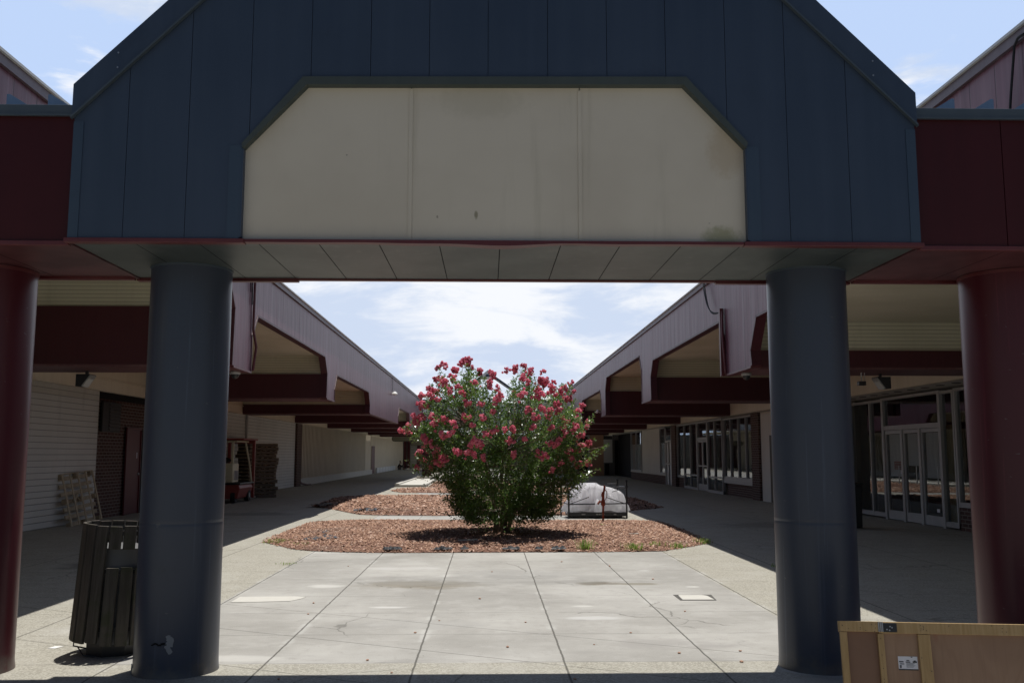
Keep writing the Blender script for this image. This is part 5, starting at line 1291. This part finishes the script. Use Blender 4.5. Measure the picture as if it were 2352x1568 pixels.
# downspouts at the first legs
m = MB(); m.box(4.08, 4.145, 16.06, 16.14, 2.86, 4.05); tag(m.build('downspout', TRIM), 'red downspout on the near leg of the right fascia', 'downspout')
m = MB(); m.tube([(4.13, 15.95, 2.9), (4.10, 16.0, 3.6), (4.12, 16.05, 4.0)], .022, 8); tag(m.build('loose_trim', TRIM, smooth=True), 'bent strip of loose red trim beside the right downspout', 'trim strip')
m = MB(); m.tube([(-3.965, 15.70, 2.9), (-3.93, 15.74, 3.3), (-3.975, 15.68, 3.6), (-3.965, 15.66, 4.4)], .022, 8); tag(m.build('downspout', TRIM, smooth=True), 'dented red downspout on the near leg of the left fascia', 'downspout')
m = MB(); m.tube([(-3.975, 15.55, 4.0), (-3.975, 15.52, 4.74)], .010, 6); m.tube([(-3.975, 15.45, 4.2), (-3.97, 15.30, 4.74)], .008, 6); tag(m.build('cable', RUBBER), 'black cables running down the left fascia above the downspout', 'cable')
for k, (sag, off) in enumerate(((.0, 0), (.06, .10))):
    pts = []
    for i in range(14):
        u = i/13; y = 17.35-off-(17.35-16.2)*u; z = 4.80-.80*u**.75-.16*math.sin(math.pi*u)-sag*math.sin(math.pi*u); pts.append((4.10-.04*math.sin(math.pi*u), y, z))
    m = MB(); m.tube(pts, .010, 6); tag(m.build('cable', RUBBER), ['upper of two black cables looping off the right roof edge', 'lower of two black cables looping off the right roof edge'][k], 'cable', 'looped cables on the right fascia')
# black cable over the near right fascia
pts = [at(2352, 78, x=4.12), at(2338, 88, x=4.10), at(2330, 105, x=4.12), at(2326, 160, x=4.12), at(2322, 215, x=4.12), at(2318, 290, x=4.12)]
m = MB(); m.tube(pts, .011, 6); tag(m.build('cable', RUBBER, smooth=True), 'black cable hanging down the fascia above the right red canopy', 'cable')
# capsule signs
def capsign(x0, x1, y, z0, z1, label):
    t = thing('hanging_sign', label, 'sign', ((x0+x1)/2, y, z0), group='blank capsule signs over the left walkway'); r_ = (z1-z0)/2; w = (x1-x0)/2
    def cap(r_, w, y0, y1):
        pts = [(w-r_+r_*math.cos(a), r_*math.sin(a)) for a in np.linspace(-math.pi/2, math.pi/2, 12)]+[(-w+r_-r_*math.cos(a), -r_*math.sin(a)) for a in np.linspace(-math.pi/2, math.pi/2, 12)]
        return MB().prism([(a, c+(z1-z0)/2) for a, c in pts], 'y', y0, y1)
    cap(r_, w, -.05, .05).build('frame', BLACKM, t, loc=(0,0,0)); cap(r_*.84, w-.05, -.06, .06).build('face', plain('blank sign face', (.20,.19,.14), .6), t, loc=(0,0,0))
    m = MB()
    for x in (-w*.6, w*.6): m.tube([(x, 0, z1-z0-.01), (x, 0, 3.62-z0)], .02, 6)
    m.build('hanger', BLACKM, t, loc=(0,0,0))
capsign(-8.1, -6.1, 79, 2.58, 3.02, 'blank capsule sign hanging over the far left walkway, the nearer and wider')
capsign(-7.7, -6.5, 93, 2.35, 2.85, 'smaller blank capsule sign hanging behind the wider one')

# ---------------------------------------------------------------- person sitting against the far left wall
pe = thing('person', 'person in dark clothing sitting on the ground against the far left wall', 'person', (-8.65, 91.5, 0))
def skinned(name, verts, edges, radii, mt, parent, lvl=2):
    me = bpy.data.meshes.new(name); me.from_pydata(verts, edges, []); o = bpy.data.objects.new(name, me); COL.objects.link(o)
    md = o.modifiers.new('skin', 'SKIN'); md.use_smooth_shade = True
    for i, r_ in enumerate(radii): me.skin_vertices[0].data[i].radius = (r_, r_)
    me.skin_vertices[0].data[0].use_root = True
    sd_ = o.modifiers.new('sub', 'SUBSURF'); sd_.levels = lvl; sd_.render_levels = lvl
    me.materials.append(mt); o.parent = parent; return o
# pelvis, spine, neck, head; knees drawn up, arms resting on them; faces +x with the back to the wall
bv = [(0,0,.13),(.00,0,.33),(.06,0,.50),(.10,0,.60),(.13,0,.70),(.16,0,.79),
      (.04,.10,.13),(.42,.14,.50),(.40,.14,.10),(.56,.15,.05),
      (.04,-.10,.13),(.36,-.15,.46),(.46,-.15,.08),(.62,-.16,.05),
      (.07,.19,.54),(.20,.24,.36),(.40,.16,.46),(.07,-.19,.54),(.22,-.24,.36),(.40,-.14,.44)]
be = [(0,1),(1,2),(2,3),(3,4),(4,5),(0,6),(6,7),(7,8),(8,9),(0,10),(10,11),(11,12),(12,13),(2,14),(14,15),(15,16),(2,17),(17,18),(18,19)]
brd = [.14,.13,.14,.06,.085,.085,.09,.065,.045,.04,.09,.065,.045,.04,.055,.042,.032,.055,.042,.032]
skinned('body', bv, be, brd, SKIN, pe)
skinned('jacket', [(0,0,.14),(.00,0,.33),(.055,0,.50),(.07,.19,.54),(.20,.24,.36),(.34,.185,.43),(.07,-.19,.54),(.22,-.24,.36),(.34,-.175,.41)], [(0,1),(1,2),(2,3),(3,4),(4,5),(2,6),(6,7),(7,8)], [.155,.145,.155,.068,.055,.046,.068,.055,.046], CLOTH, pe)
skinned('trousers', [(0.01,0,.12),(.04,.10,.13),(.42,.14,.50),(.405,.14,.16),(.04,-.10,.13),(.36,-.15,.46),(.45,-.15,.14)], [(0,1),(1,2),(2,3),(0,4),(4,5),(5,6)], [.145,.10,.078,.058,.10,.078,.058], CLOTH2, pe)
skinned('shoe', [(.37,.14,.05),(.50,.15,.045),(.60,.155,.035)], [(0,1),(1,2)], [.05,.05,.035], RUBBER, pe); skinned('shoe', [(.43,-.15,.05),(.56,-.155,.045),(.66,-.16,.035)], [(0,1),(1,2)], [.05,.05,.035], RUBBER, pe)
skinned('hair', [(.10,0,.78),(.13,0,.84),(.17,0,.855)], [(0,1),(1,2)], [.085,.085,.06], HAIR, pe)
m = MB(); m.box(.205, .222, -.04, -.02, .755, .765); m.box(.205, .222, .02, .04, .755, .765); m.build('eyes', DARK, pe, loc=(0.02,0,0)); m = MB(); m.prism([(.215, .74), (.25, .715), (.215, .71)], 'y', -.012, .012); m.build('nose', SKIN, pe, loc=(0.01,0,0))
# five fingers a hand, curled over the knees
m = MB()
for sy_, bx in ((.155, (.41, .45)), (-.14, (.41, .43))):
    for k in range(5):
        y = sy_+(k-2)*.017; ln_ = (.05, .075, .082, .075, .06)[k]; m.tube([(bx[0], y, bx[1]), (bx[0]+ln_*.6, y+(.02 if k == 0 else 0), bx[1]+.008), (bx[0]+ln_, y+(.025 if k == 0 else 0), bx[1]-.03)], [.009, .0085, .006], 6)
m.build('fingers', SKIN, pe, smooth=True, loc=(0,0,0))

# ---------------------------------------------------------------- tidy
for o in bpy.data.objects:
    if '_l' in o: del o['_l']
